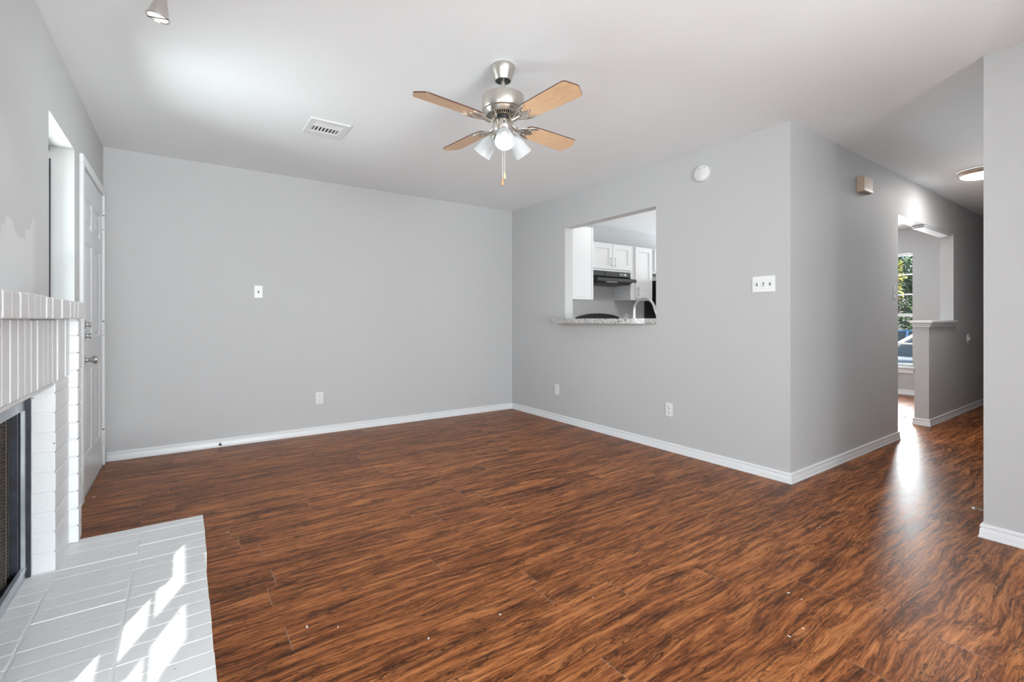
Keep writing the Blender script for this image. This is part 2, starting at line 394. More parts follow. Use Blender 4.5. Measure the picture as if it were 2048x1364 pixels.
def lamp_child(name, parent, loc, energy, radius, color=(1, 0.95, 0.88)):
    d = bpy.data.lights.new(name, 'POINT'); d.energy = energy; d.shadow_soft_size = radius; d.color = color
    o = bpy.data.objects.new(name, d); C.objects.link(o); o.parent = parent; o.location = Vector(loc) - Vector(parent.location); return o
def axisM(loc, z, x=None):
    z = Vector(z).normalized(); x = Vector(x) if x is not None else z.orthogonal()
    x = (x - z * x.dot(z)).normalized(); y = z.cross(x)
    return Matrix(((x[0], y[0], z[0], loc[0]), (x[1], y[1], z[1], loc[1]), (x[2], y[2], z[2], loc[2]), (0, 0, 0, 1)))

# ------------------------------------------------------------------ setting: shell
struct(MB().box(XL - 0.16, XEND, YREAR - 0.15, YB + 0.12, -0.12, 0).build('floor', M_floor))
struct(MB().box(XL - 0.16, XEND + 0.1, YREAR - 0.15, YB + 0.12, H, H + 0.15).build('ceiling', M_ceil))
TW = 0.16
# left wall with two windows, firebox and door openings
b = MB()
FB0, FB1 = 1.515, 2.215
NW0, NW1, FW0, FW1, D0, D1 = -0.10, 0.943, 3.0, 3.63, 3.795, 4.71
xa, xb = XL - TW, XL
b.box(xa, xb, YREAR, NW0, 0, H)
b.box(xa, xb, NW0, NW1, 0, 0.72); b.box(xb - 0.066, xb, NW0, NW1, 2.172, H)
b.box(xa, xb, NW1, FB0, 0, H)
b.box(xa, xb, FB0, FB1, 0, 0.2); b.box(xa, xb, FB0, FB1, 0.9, H)
b.box(xa, xb, FB1, FW0, 0, H)
b.box(xa, xb, FW0, FW1, 0, 0.88); b.box(xa, xb, FW0, FW1, 2.069, H)
b.box(xa, xb, FW1, D0, 0, H)
b.box(xa, xb, D0, D1, 2.05, H); b.box(xa, xb, D1, YB, 0, H)
struct(b.build('wall_left', M_wallp))
struct(MB().box(XL - TW, XD + 0.15, YB, YB + 0.12, 0, H).build('wall_back', M_wall))
# right wall with pass-through (y 2.631..3.814, z 1.05..2.083)
PT0, PT1, PTB, PTT = 2.631, 3.814, 1.065, 2.083
b = MB(); x0, x1 = XR, XR + 0.11
b.box(x0, x1, YH, PT0, 0, H); b.box(x0, x1, PT0, PT1, 0, PTB); b.box(x0, x1, PT0, PT1, PTT, H); b.box(x0, x1, PT1, YB, 0, H)
struct(b.build('wall_right', M_wall))
# hall wall: solid, opening, half wall with opening over it, solid
HT = 0.118
b = MB(); y0, y1 = YH, YH + HT
b.box(XR + 0.11, 5.403, y0, y1, 0, H); b.box(5.403, 7.196, y0, y1, 2.07, H)
b.box(6.31, 7.196, y0, y1, 0, 1.03); b.box(7.196, XEND, y0, y1, 0, H)
struct(b.build('wall_hall', M_wall))
struct(MB().box(XN, XN + 0.11, YREAR, YN, 0, H).box(XN + 0.11, XEND, YN - 0.11, YN, 0, H).build('wall_near', M_wall))
struct(MB().box(XEND, XEND + 0.1, YN - 0.11, YH + HT, 0, H).build('wall_end', M_wall))
b = MB(); yy0, yy1 = YREAR - 0.15, YREAR
b.box(XL - TW, -0.4, yy0, yy1, 0, H); b.box(-0.4, 1.9, yy0, yy1, 2.06, H); b.box(1.9, XN + 0.11, yy0, yy1, 0, H)
struct(b.build('wall_rear', M_wall))
struct(MB().box(-2.4, XL - TW, 1.9, 5.2, 2.46, 2.6).build('sun_block_roof', M_trim))  # unseen roof slab added to keep the sun out of window_2
struct(MB().box(2.05, XN, -1.31, -1.2, 0, H).build('light_block_wall', M_wall))  # unseen wall added behind the camera to shade wall_near from patio daylight
# dining room wall with window
DW0, DW1, DWB, DWT = 2.30, 4.20, 0.41, 2.07
b = MB(); x0, x1 = XD, XD + 0.15
b.box(x0, x1, YH + HT, DW0, 0, H); b.box(x0, x1, DW1, YB, 0, H); b.box(x0, x1, DW0, DW1, 0, DWB); b.box(x0, x1, DW0, DW1, DWT, H)
struct(b.build('wall_dining', M_wall))

# baseboards
BP = [(0, 0), (0.017, 0), (0.017, 0.009), (0.0135, 0.013), (0.0125, 0.042), (0.0095, 0.047), (0.009, 0.050), (0.012, 0.054), (0.0118, 0.063), (0.007, 0.069), (0, 0.070)]
def base(name, *runs):
    m = MB()
    for r_ in runs: m.sweep(BP, *r_)
    return struct(m.build(name, M_trim, smooth=True, angle=30))
base('baseboard_back', ((XL + 0.02, YB), (XR, YB), (0, -1), 0, -1))
base('baseboard_right', ((XR, YB), (XR, YH), (-1, 0), -1, 1))
base('baseboard_hall', ((XR, YH), (5.403, YH), (0, -1), 1, 1), ((5.403, YH), (5.403, YH + HT), (1, 0), 1, 0),
     ((6.31, YH + HT), (6.31, YH), (-1, 0), 1, 1), ((6.31, YH), (XEND, YH), (0, -1), 1, -1))
base('baseboard_near', ((XN, YREAR), (XN, YN), (-1, 0), -1, 1), ((XN, YN), (XEND, YN), (0, 1), 1, -1))
base('baseboard_dining', ((XD, YB), (XD, YH + HT), (-1, 0), -1, -1))
base('baseboard_left', ((XL, YREAR), (XL, 1.22), (1, 0), -1, 0), ((XL, 2.515), (XL, 3.76), (1, 0), 0, 0))

# half-wall cap and the matching board under the header
m = MB()
cx0, cx1, cy0, cy1 = 6.31, 7.196, YH, YH + HT
m.box(cx0 - 0.012, cx1 + 0.02, cy0 - 0.012, cy1 + 0.012, 1.022, 1.040, 0.003)
m.box(cx0 - 0.020, cx1 + 0.03, cy0 - 0.020, cy1 + 0.020, 1.040, 1.062, 0.006)
m.box(cx0 - 0.034, cx1 + 0.045, cy0 - 0.034, cy1 + 0.034, 1.062, 1.092, 0.006)
struct(m.build('trim_1', M_trim))
m = MB()
m.box(6.20, 7.11, YH + 0.004, cy1 - 0.004, 2.054, 2.070, 0.002); m.box(6.213, 7.10, YH + 0.010, cy1 - 0.010, 2.042, 2.054, 0.002)
struct(m.build('trim_2', M_trim))

# ------------------------------------------------------------------ windows
def left_window(name, y0, y1, z0, z1, xg, posts, bars, rail=None):
    r_ = sroot(name, (xg, (y0 + y1) / 2, z0))
    m = MB(); t = 0.028
    m.box(xg - 0.035, xg + 0.0, y0, y0 + t, z0, z1); m.box(xg - 0.035, xg, y1 - t, y1, z0, z1)
    m.box(xg - 0.035, xg, y0, y1, z1 - t, z1); m.box(xg - 0.035, xg, y0, y1, z0, z0 + t)
    for a, c in posts: m.box(xg - 0.03, xg - 0.005, a, c, z0, z1)
    if rail: m.box(xg - 0.03, xg - 0.003, y0, y1, rail[0], rail[1])
    m.build('window_frame', M_trim, r_)
    if bars:
        m = MB()
        for z in bars: m.box(xg - 0.022, xg - 0.012, y0, y1, z - 0.008, z + 0.008)
        m.build('muntin', M_trim, r_)
    MB().box(xg - 0.02, xg - 0.016, y0 + t, y1 - t, z0 + t, z1 - t).build('window_pane', M_glass, r_)
    MB().box(XL - 0.12, XL + 0.02, y0 - 0.0, y1 + 0.0, z0 - 0.02, z0, 0.004).build('window_sill', M_trim, r_)
    return r_
left_window('window_1', NW0, NW1, 0.74, 2.172, -0.57, [(0.317, 0.394)], [1.837], (1.565, 1.605))
w2 = left_window('window_2', FW0, FW1, 0.90, 2.069, -0.612, [], [], (1.42, 1.47))
MB().box(-0.6118, -0.606, FW1 - 0.007, FW1 - 0.001, 0.93, 2.0).build('gasket', M_black, w2)
# dining window: sash with five rows in view
r_ = sroot('window_3', (XD + 0.08, (DW0 + DW1) / 2, DWB))
m = MB(); xg = XD + 0.07
m.box(xg, xg + 0.05, DW0, DW0 + 0.018, DWB, DWT); m.box(xg, xg + 0.05, DW1 - 0.03, DW1, DWB, DWT)
m.box(xg, xg + 0.05, DW0, DW1, DWT - 0.02, DWT); m.box(xg, xg + 0.05, DW0, DW1, DWB, DWB + 0.035)
m.build('window_frame', M_trim, r_)
m = MB()
for z, t in ((1.772, 0.018), (1.476, 0.018), (1.168, 0.045), (0.742, 0.022), (0.0, 0)):
    if t: m.box(xg + 0.012, xg + 0.034, DW0, DW1, z - t / 2, z + t / 2)
for q in range(1, 6): m.box(xg + 0.014, xg + 0.032, DW0 + q * 0.3166 - 0.01, DW0 + q * 0.3166 + 0.01, DWB, DWT)
m.build('muntin', M_trim, r_)
MB().box(xg + 0.02, xg + 0.024, DW0, DW1, DWB, DWT).build('window_pane', M_glass, r_)
m = MB(); m.box(XD - 0.03, XD + 0.07, DW0 - 0.03, DW1 + 0.05, DWB - 0.03, DWB, 0.006); m.box(XD - 0.014, XD, DW0 - 0.015, DW1 + 0.03, DWB - 0.10, DWB - 0.03, 0.004)
m.build('window_sill', M_trim, r_)
# patio door behind the camera
r_ = sroot('window_4', (0.75, YREAR - 0.08, 0))
m = MB()
for xx in (-0.4, 0.72, 1.84): m.box(xx, xx + 0.06, YREAR - 0.11, YREAR - 0.05, 0, 2.06)
m.box(-0.4, 1.9, YREAR - 0.11, YREAR - 0.05, 2.0, 2.06); m.box(-0.4, 1.9, YREAR - 0.11, YREAR - 0.05, 0, 0.06)
m.build('window_frame', M_trim, r_)
MB().box(-0.34, 1.84, YREAR - 0.082, YREAR - 0.078, 0.06, 2.0).build('window_pane', M_glass, r_)

# ------------------------------------------------------------------ entry door
LY0, LY1 = 3.823, 4.685
r_ = sroot('door_1', (XL, (LY0 + LY1) / 2, 0))
xf = -0.500
panels = []
for (a, c) in ((0.112, 0.372), (0.490, 0.750)):
    panels += [(a, c, 0.235, 0.775), (a, c, 0.975, 1.575), (a, c, 1.675, 1.855)]
m = MB().slab((xf, LY0, 0.012), (0, 1, 0), (0, 0, 1), (1, 0, 0), LY1 - LY0, 2.02, 0.044, panels, [(0.010, -0.009), (0.022, -0.009), (0.046, -0.001)])
m.build('door_leaf', M_door, r_)
m = MB()
m.box(XL - 0.10, XL + 0.0, D0, LY0 - 0.003, 0, 2.05); m.box(XL - 0.10, XL, LY1 + 0.003, D1, 0, 2.05); m.box(XL - 0.10, XL, D0, D1, 2.036, 2.05)
m.box(XL - 0.10, -0.55, LY0 - 0.003, LY0 + 0.02, 0, 2.04); m.box(XL - 0.10, -0.55, LY1 - 0.02, LY1 + 0.003, 0, 2.04)
m.build('jamb', M_trim, r_)
m = MB()
CAS = 0.021
def casing(y0, y1, z0, z1): m.box(XL, XL + CAS, y0, y1, z0, z1, 0.006, seg=2)
casing(3.764, 3.818, 0, 2.04); casing(4.692, 4.747, 0, 2.04); casing(3.764, 4.747, 2.038, 2.094)
m.build('casing', M_trim, r_)
MB().box(XL - 0.10, XL + 0.012, LY0, LY1, 0.0, 0.011).build('threshold', M_satin, r_)
for z in (1.832, 1.035, 0.222):
    m = MB().box(XL + 0.001, XL + 0.0105, LY1 - 0.024, LY1 + 0.004, z - 0.05, z + 0.05, 0.001)
    for q in range(5): m.lathe([(0, -0.0095), (0.0062, -0.0095), (0.0062, 0.0095), (0, 0.0095)], Matrix.Translation((XL + 0.0155, LY1 - 0.004, z - 0.04 + q * 0.02)), 10)
    hg = m.build('hinge', M_trim, r_)
    MB().lathe([(0, -0.053), (0.0035, -0.053), (0.0035, 0.053), (0.005, 0.053), (0.005, 0.057), (0, 0.057)], Matrix.Translation((XL + 0.0155, LY1 - 0.004, z)), 10).build('hinge_pin', M_dark, hg)
KY = LY0 + 0.062
Mx = lambda z: axisM((xf, KY, z), (1, 0, 0))
m = MB().lathe([(0, 0), (0.031, 0), (0.031, 0.004), (0.026, 0.008), (0.013, 0.011), (0.0115, 0.020), (0.013, 0.030), (0.021, 0.038), (0.0265, 0.048), (0.0265, 0.056), (0.021, 0.062), (0, 0.064)], Mx(0.853), 28)
m.build('door_knob', M_satin, r_, True)
for z in (1.072, 1.002):
    m = MB().lathe([(0, 0), (0.030, 0), (0.030, 0.005), (0.024, 0.010), (0.010, 0.012), (0.009, 0.020), (0.017, 0.024), (0.0175, 0.033), (0, 0.034)], Mx(z), 24)
    m.build('deadbolt', M_satin, r_, True)

# ------------------------------------------------------------------ fireplace
fp = thing('fireplace', 'white painted brick fireplace with raised hearth against the left wall', 'fireplace', (-0.36, 1.865, 0))
ZT = 0.245
FY0, FY1 = 1.22, 2.515
def brick(m, x0, x1, y0, y1, z0, z1, j=0.0025, bev=0.004):
    r = lambda: random.uniform(-j, j)
    m.box(x0 + r(), x1 + r(), y0 + r() * 0.4, y1 + r() * 0.4, z0 + r() * 0.3, z1 + r(), bev, seg=2)
# hearth
m = MB().box(XL, 0.058, 1.08, 2.472, 0, ZT - 0.0016)
nrow = 20; pitch = 0.0692
for (xa_, xb_) in ((-0.1375, 0.066), (-0.3525, -0.1430), (XL, -0.3585)):
    for k in range(nrow):
        y1_ = 2.482 - k * pitch; y0_ = y1_ - pitch + 0.0045
        if y0_ < 1.07: break
        brick(m, xa_, xb_ + (0.006 * (k < 6)), y0_, y1_, ZT - 0.06, ZT, 0.0009, 0.0022)
for k in range(nrow):
    y1_ = 2.482 - k * pitch
    if y1_ - pitch < 1.07: break
    for z in (0.002, 0.066, 0.13): brick(m, 0.0, 0.064, y1_ - pitch + 0.006, y1_, z, z + 0.058, 0.002)
m.build('hearth', M_brick, fp)
# surround: back mass, soldier course, inner legs
m = MB(); g = 0.0035
m.box(XL + 0.001, -0.437, FY0 + 0.01, FB0, ZT, 1.10); m.box(XL + 0.001, -0.437, FB1, FY1 - 0.01, ZT, 1.10); m.box(XL + 0.001, -0.437, FB0, FB1, 0.885, 1.10)
# mortar bodies just behind the brick faces
m.box(-0.418, -0.3615, FB1 + 0.0035, 2.452, ZT, 1.10); m.box(-0.45, -0.3625, 1.28, FB0 - 0.004, ZT, 1.10); m.box(-0.45, -0.3625, FB0 - 0.01, FB1 + 0.01, 0.893, 1.10)
k = 0; yy = 2.449
while yy - 0.0677 > 1.27:
    brick(m, -0.46, -0.358, yy - 0.0677 + g * 1.6, yy, 0.8895, 1.104, 0.0014, 0.004); yy -= 0.0677
zc = ZT; k = 0
while zc < 0.88:
    z1_ = min(zc + 0.0677, 0.888)
    brick(m, -0.418, -0.358, FB1 + 0.002, 2.449, zc, z1_ - 0.004, 0.001, 0.003)
    brick(m, -0.418, -0.358, 1.286, FB0 - 0.002, zc, z1_ - 0.004, 0.001, 0.003)
    zc = z1_
m.build('surround', M_brick, fp)
# outer rim, one brick on edge
for (a, c) in ((2.449, FY1), (FY0, 1.286)):
    m = MB().box(XL + 0.001, -0.336, a + 0.004, c - 0.004, ZT, 1.104)
    zc = ZT
    while zc < 1.10:
        z1_ = min(zc + 0.0665, 1.104); brick(m, XL + 0.002, -0.331, a, c, zc, z1_ - 0.004, 0.0012, 0.003); zc = z1_
    m.build('pilaster', M_brick, fp)
# mantel: bricks on edge
m = MB().box(XL + 0.001, -0.331, FY0, FY1, 1.1045, 1.165)
yy = FY1 + 0.012
while yy > FY0:
    brick(m, XL + 0.002, -0.325, yy - 0.0695 + g, yy, 1.106, 1.1715, 0.0016, 0.0045); yy -= 0.0695
m.build('mantel_shelf', M_brick, fp)
# steel lip under the soldier course
MB().box(-0.45, -0.362, FB0, FB1, 0.8765, 0.8885, 0.002).build('lintel_bar', M_mortar, fp)
# firebox
m = MB()
m.box(XL - 0.40, -0.44, FB0, FB0 + 0.01, ZT, 0.87); m.box(XL - 0.40, -0.44, FB1 - 0.006, FB1, ZT, 0.87)
m.box(XL - 0.41, XL - 0.40, FB0, FB1, ZT, 0.87); m.box(XL - 0.40, -0.44, FB0, FB1, 0.845, 0.876); m.box(XL - 0.40, -0.44, FB0, FB1, ZT - 0.01, ZT + 0.006)
fb = m.build('firebox', M_soot, fp)
fx = -0.430
m = MB(); m.box(fx - 0.012, fx, FB0 + 0.012, 2.2065, 0.803, 0.846, 0.002); m.box(fx - 0.010, fx + 0.002, 2.1975, 2.2065, 0.25, 0.803, 0.0015); m.box(fx - 0.010, fx + 0.002, FB0 + 0.012, FB0 + 0.022, 0.25, 0.803)
m.box(fx - 0.012, fx + 0.004, FB0 + 0.012, 2.2065, 0.272, 0.284, 0.002); m.box(fx - 0.012, fx + 0.002, FB0 + 0.012, 2.2065, 0.247, 0.266, 0.002)
m.build('firebox_frame', M_frame, fb)
MB().box(-0.445, -0.4175, 2.2075, FB1 + 0.003, ZT, 0.885).build('sooty_gap', M_soot, fb)
MB().box(-0.46, -0.4425, 2.178, 2.197, ZT + 0.03, 0.81).build('curtain_post', M_soot, fb)
m = MB()
n_ = 90; vs = []; fs = []
for i in range(n_ + 1):
    t = i / n_; y = 1.56 + t * (2.182 - 1.56); x = -0.462 + 0.009 * sin(t * 60) + 0.004 * sin(t * 23 + 1)
    vs += [(x, y, 0.275), (x, y, 0.85)]
for i in range(n_): fs.append((2 * i, 2 * i + 2, 2 * i + 3, 2 * i + 1))
m._add(vs, fs); m.build('mesh_curtain', M_mesh, fb, True, 80)

# ------------------------------------------------------------------ wall plates
def slots(m, M, kind):
    pass
def plate(name, label, cat, loc, n, w_, h_, kind, group=None):
    """M maps (u right, v up, d out of the wall)"""
    t = thing(name, label, cat, loc, group)
    up = Vector((0, 0, 1)); nn = Vector(n); u = up.cross(nn)
    M = Matrix(((u[0], up[0], nn[0], loc[0]), (u[1], up[1], nn[1], loc[1]), (u[2], up[2], nn[2], loc[2]), (0, 0, 0, 1)))
    MB().box(-w_ / 2, w_ / 2, -h_ / 2, h_ / 2, 0.0003, 0.0065, 0.003, M, 2).build('cover_plate', M_plastic, t)
    if kind.startswith('toggle'):
        k = int(kind[6:])
        for i in range(k):
            uo = (i - (k - 1) / 2) * 0.046
            f = MB().box(uo - 0.0055, uo + 0.0055, -0.0125, 0.0125, 0.006, 0.0072, 0, M).build('toggle_slot', M_slot, t)
            sg = 1 if i != 1 else -1
            R = M @ Matrix.Translation((uo, 0.004 * sg, 0.007)) @ Matrix.Rotation(radians(-28 * sg), 4, 'X')
            MB().box(-0.004, 0.004, -0.004, 0.004, 0, 0.013, 0.0015, R).build('toggle', M_plastic, t)
            for v in (-0.030, 0.030): MB().lathe([(0.0032, 0.006), (0.0032, 0.0075), (0, 0.0078)], M @ Matrix.Translation((uo, v, 0)), 10).build('screw', M_satin, t)
    elif kind == 'outlet':
        for v in (0.0195, -0.0195):
            f = MB().lathe([(0.0168, 0.006), (0.0168, 0.0082), (0.015, 0.009), (0, 0.009)], M @ Matrix.Translation((0, v, 0)), 24).build('socket', M_plastic, t, True)
            MB().box(-0.0078, -0.0046, v + 0.0005, v + 0.0095, 0.0088, 0.0093, 0, M).build('slot', M_slot, f)
            MB().box(0.0046, 0.0078, v + 0.0015, v + 0.0085, 0.0088, 0.0093, 0, M).build('slot', M_slot, f)
            MB().lathe([(0.0034, 0.0088), (0.0034, 0.0094), (0, 0.0094)], M @ Matrix.Translation((0, v - 0.0075, 0)), 10).build('ground_hole', M_slot, f)
        MB().lathe([(0.003, 0.006), (0.003, 0.0075), (0, 0.0078)], M, 10).build('screw', M_satin, t)
    elif kind == 'blank':
        for v in (-0.042, 0.042): MB().lathe([(0.0032, 0.006), (0.0032, 0.0075), (0, 0.0078)], M @ Matrix.Translation((0, v, 0)), 10).build('screw', M_satin, t)
        MB().box(-0.016, 0.016, -0.033, 0.033, 0.006, 0.0078, 0.001, M).build('insert', M_plastic, t)
    return t
SW, SH = 0.070, 0.114
plate('light_switch', 'single white toggle switch alone on the blank back wall', 'switch', (0.558, YB, 1.353), (0, -1, 0), SW, SH, 'toggle1')
plate('wall_outlet', 'white outlet low on the back wall with the entry door', 'outlet', (1.080, YB, 0.344), (0, -1, 0), SW, SH, 'outlet')
plate('light_switch', 'white three-toggle switch plate near the outside corner of the wall', 'switch', (XR, 1.709, 1.352), (-1, 0, 0), 0.162, 0.114, 'toggle3')
plate('wall_outlet', 'white outlet above the baseboard below the smoke detector', 'outlet', (XR, 2.494, 0.347), (-1, 0, 0), SW, SH, 'outlet')
plate('cable_plate', 'white cover plate low on the wall under the kitchen pass-through, near the room corner', 'wall plate', (XR, 3.942, 0.338), (-1, 0, 0), SW, SH, 'blank')
plate('light_switch', 'white switch on the hall wall beside the dining room opening', 'switch', (5.307, YH, 1.348), (0, -1, 0), SW, SH, 'toggle1')
plate('wall_outlet', 'white outlet on the kitchen wall behind the faucet', 'outlet', (5.43, YB, 1.14), (0, -1, 0), SW, SH, 'outlet')
t = thing('round_wall_plate', 'small round white plate on the dark end of the hall wall', 'wall plate', (7.81, YH, 0.865))
Mw = axisM((7.81, YH, 0.865), (0, -1, 0))
MB().lathe([(0.062, 0), (0.062, 0.004), (0.055, 0.009), (0, 0.009)], Mw, 32).build('plate', M_plastic, t, True)
MB().lathe([(0.02, 0.008), (0.018, 0.022), (0, 0.024)], Mw, 20).build('knob', M_plastic, t, True)
# smoke detector
t = thing('smoke_detector', 'round white smoke detector high on the wall above the switch plate', 'smoke detector', (XR, 2.182, 2.248))
Mw = axisM((XR, 2.182, 2.248), (-1, 0, 0), (0, -1, 0))
MB().lathe([(0.064, 0.0003), (0.064, 0.016), (0.061, 0.026), (0.055, 0.030), (0, 0.031)], Mw, 48).build('housing', M_plastic, t, True)
MB().lathe([(0.0042, 0.0305), (0.0042, 0.0325), (0, 0.0328)], Mw @ Matrix.Translation((-0.015, 0.036, 0)), 12).build('test_button', M_slot, t)
MB().lathe([(0.0030, 0.0305), (0.0030, 0.0325), (0, 0.0328)], Mw @ Matrix.Translation((0.030, 0.037, 0)), 12).build('indicator', M_slot, t)
# door chime
t = thing('door_chime', 'small beige box mounted high on the hall wall', 'door chime', (4.54, YH, 2.19))
m = MB().box(4.45, 4.63, YH - 0.055, YH - 0.0003, 2.130, 2.252, 0.004); m.build('cover', M_beige, t)
for q in range(4): MB().box(4.47 + q * 0.04, 4.49 + q * 0.04, YH - 0.048, YH - 0.012, 2.1285, 2.1305).build('sound_slot', M_slot, t)
MB().box(4.449, 4.631, YH - 0.0565, YH - 0.05, 2.140, 2.149).build('lip', mat('pale_plastic', (0.78, 0.73, 0.68), 0.35), t)

# ------------------------------------------------------------------ door stops and small things on the floor
t = thing('door_stop', 'metal spring door stop at the base of the near right wall corner', 'door stop', (3.585, YN + 0.012, 0.06))
m = MB(); pts = []
for i in range(150):
    a = i * 0.55; pts.append((3.585 + 0.0045 * cos(a), YN + 0.015 + i * 0.00043, 0.06 + 0.0045 * sin(a)))
m.tube(pts, 0.0014, 6).build('spring', M_satin, t, True)
MB().lathe([(0.011, 0), (0.010, 0.004), (0, 0.005)], axisM((3.585, YN + 0.0115, 0.06), (0, 1, 0)), 16).build('base_plate', M_satin, t)
MB().lathe([(0.0065, 0), (0.008, 0.002), (0.008, 0.011), (0.006, 0.014), (0, 0.015)], axisM((3.585, YN + 0.079, 0.06), (0, 1, 0)), 16).build('rubber_tip', M_plastic, t, True)
t = thing('door_stop', 'dark round bumper on the back wall baseboard', 'door stop', (0.263, YB - 0.013, 0.026))
Mw = axisM((0.263, YB - 0.0135, 0.027), (0, -1, 0))
MB().lathe([(0.006, 0), (0.006, 0.02), (0, 0.021)], Mw, 12).build('post', M_satin, t)
MB().lathe([(0.006, 0.016), (0.0105, 0.02), (0.0105, 0.03), (0.008, 0.034), (0, 0.035)], Mw, 16).build('bumper', mat('dark_rubber', (0.06, 0.06, 0.065), 0.4), t, True)
tag(MB().lathe([(0.046, 0.0), (0.046, 0.003), (0.042, 0.004), (0, 0.004)], Matrix.Translation((6.70, 1.865, 0)), 24).build('dark_floor_disc', M_black), 'thin dark round disc on the dining room floor', 'floor cap')  # thin black disc drawn as a small dark spot
def floor_pt(px, py, z=0.0):
    a = (px - 1024) / 943.6; k = -(py - 638.7) / 943.6; s_, c_ = sin(0.6088), cos(0.6088); tt = (z - CAM_H) / k
    return ((s_ + a * c_) * tt, (c_ - a * s_) * tt, z)
proto = None
for (px, py, sc) in ((188, 994, 1.3), (455, 1065, .8), (614, 1254, 1.0), (857, 1277, .8), (1000, 1229, .8), (1577, 1186, .9), (1603, 1199, .6), (1606, 1257, .7), (1578, 1273, .8), (676, 1254, .7), (931, 1043, .6), (1186, 1195, .5)):
    x, y, _ = floor_pt(px, py)
    if proto is None:
        m = MB(); m.prism([(-0.009, -0.003), (0.002, -0.005), (0.010, -0.001), (0.004, 0.004), (-0.006, 0.004)], 0.0003, 0.0022, bevel=0.0004)
        proto = m.build('paint_chip', M_plastic); o = proto
    else:
        o = proto.copy(); C.objects.link(o)
    o.location = (x, y, 0); o.scale = (sc * 0.75,) * 3; o.rotation_euler = (0, 0, random.uniform(0, 6))
    tag(o, 'tiny white paint chip lying on the brown plank floor', 'paint chip', 'paint chips on the plank floor')
x, y, _ = floor_pt(1636, 1055)
tag(MB().tube([(x - 0.04, y - 0.012, 0.0022), (x - 0.015, y - 0.002, 0.003), (x + 0.01, y - 0.008, 0.0022), (x + 0.035, y + 0.004, 0.0026)], 0.0012, 6).build('straw', mat('pale_straw', (0.55, 0.42, 0.30), 0.6)), 'thin pale bit of straw on the floor in front of the hall', 'straw')

# ------------------------------------------------------------------ ceiling register
t = thing('ceiling_vent', 'white ceiling air vent with dark louvers left of the fan', 'vent', (0.82, 3.445, H))
vx0, vx1, vy0, vy1 = 0.690, 0.952, 3.302, 3.594
m = MB(); zf = H - 0.010; ox0, ox1, oy0, oy1 = vx0 + 0.036, vx1 - 0.042, vy0 + 0.046, vy0 + 0.214
m.box(vx0, ox0, vy0, vy1, zf, H - 0.0003, 0.003); m.box(ox1, vx1, vy0, vy1, zf, H - 0.0003, 0.003)
m.box(ox0 - 0.003, ox1 + 0.003, vy0, oy0, zf, H - 0.0003, 0.003); m.box(ox0 - 0.003, ox1 + 0.003, oy1, vy1, zf, H - 0.0003, 0.003)
m.build('vent_frame', M_trim, t)
MB().box(ox0, ox1, oy0, oy1, H - 0.0025, H - 0.0008).build('duct_opening', M_dark, t)
for q in range(6):
    y = oy0 + 0.007 + q * 0.0115
    R = Matrix.Translation(((ox0 + ox1) / 2, y, H - 0.0065)) @ Matrix.Rotation(radians(-35), 4, 'X')
    MB().box(-(ox1 - ox0) / 2, (ox1 - ox0) / 2, -0.0032, 0.0032, -0.0005, 0.0005, 0, R).build('louver', M_trim, t)
MB().box(ox0, ox1, oy0 + 0.069, oy0 + 0.077, zf, H - 0.003).build('divider', M_trim, t)
pt_ = (ox1 - ox0) / 8
for q in range(9):
    x = ox0 + q * pt_ + (0.004 if q == 0 else -0.004 if q == 8 else 0)
    R = Matrix.Translation((x, (oy0 + 0.077 + oy1) / 2, H - 0.0062)) @ Matrix.Rotation(radians(14), 4, 'Y')
    MB().box(-0.0052, 0.0052, -(oy1 - oy0 - 0.078) / 2, (oy1 - oy0 - 0.078) / 2, -0.0006, 0.0006, 0, R).build('louver', M_trim, t)
MB().lathe([(0.004, 0), (0.004, -0.0025), (0, -0.003)], Matrix.Translation((0.80, vy1 - 0.012, zf)), 10).build('screw', M_satin, t)

# ------------------------------------------------------------------ ceiling fan
FX, FY = 1.384, 2.068
fan = thing('ceiling_fan', 'brushed nickel ceiling fan with four maple blades and three lamps', 'ceiling fan', (FX, FY, H))
T = lambda z: Matrix.Translation((FX, FY, z))
MB().lathe([(0.060, -0.0003), (0.0645, -0.006), (0.0645, -0.020), (0.060, -0.036), (0.051, -0.058), (0.045, -0.076), (0.043, -0.080), (0.0395, -0.080), (0.0395, -0.060), (0.02, -0.05)], T(H), 48).build('canopy', M_nickel, fan, True)
m = MB().lathe([(0.0382, -0.062), (0.0382, -0.0795), (0.014, -0.0795)], T(H), 32); m.build('canopy_bushing', M_black, fan)
MB().lathe([(0.0127, -0.055), (0.0127, -0.185)], T(H), 20, cap=True).build('downrod', M_nickel, fan, True)
m = MB().lathe([(0.0, 2.288), (0.018, 2.288), (0.022, 2.281), (0.060, 2.280), (0.103, 2.278), (0.109, 2.275), (0.111, 2.269), (0.111, 2.205), (0.107, 2.199), (0.102, 2.196)], T(0), 56)
m.build('motor_housing', M_nickel, fan, True)
m = MB().lathe([(0.103, 2.197), (0.094, 2.181), (0.088, 2.174)], T(0), 48); m.lathe([(0.068, 2.166), (0.052, 2.163), (0.040, 2.163)], T(0), 48)
m.lathe([(0.085, 2.180), (0.05, 2.180)], T(0), 48)
for q in range(44):
    a = q * 2 * pi / 44
    R = T(0) @ Matrix.Rotation(a, 4, 'Z')
    m._add([(0.089, -0.0032, 2.1745), (0.089, 0.0032, 2.1745), (0.066, 0.0024, 2.1655), (0.066, -0.0024, 2.1655)], [(0, 1, 2, 3)], R)
m.build('vent_ring', M_nickel, fan, True)
MB().lathe([(0.084, 2.1785), (0.05, 2.1745), (0.046, 2.164), (0.046, 2.144), (0.052, 2.138), (0.0, 2.138)], T(0), 40).build('flywheel', M_black, fan, True)
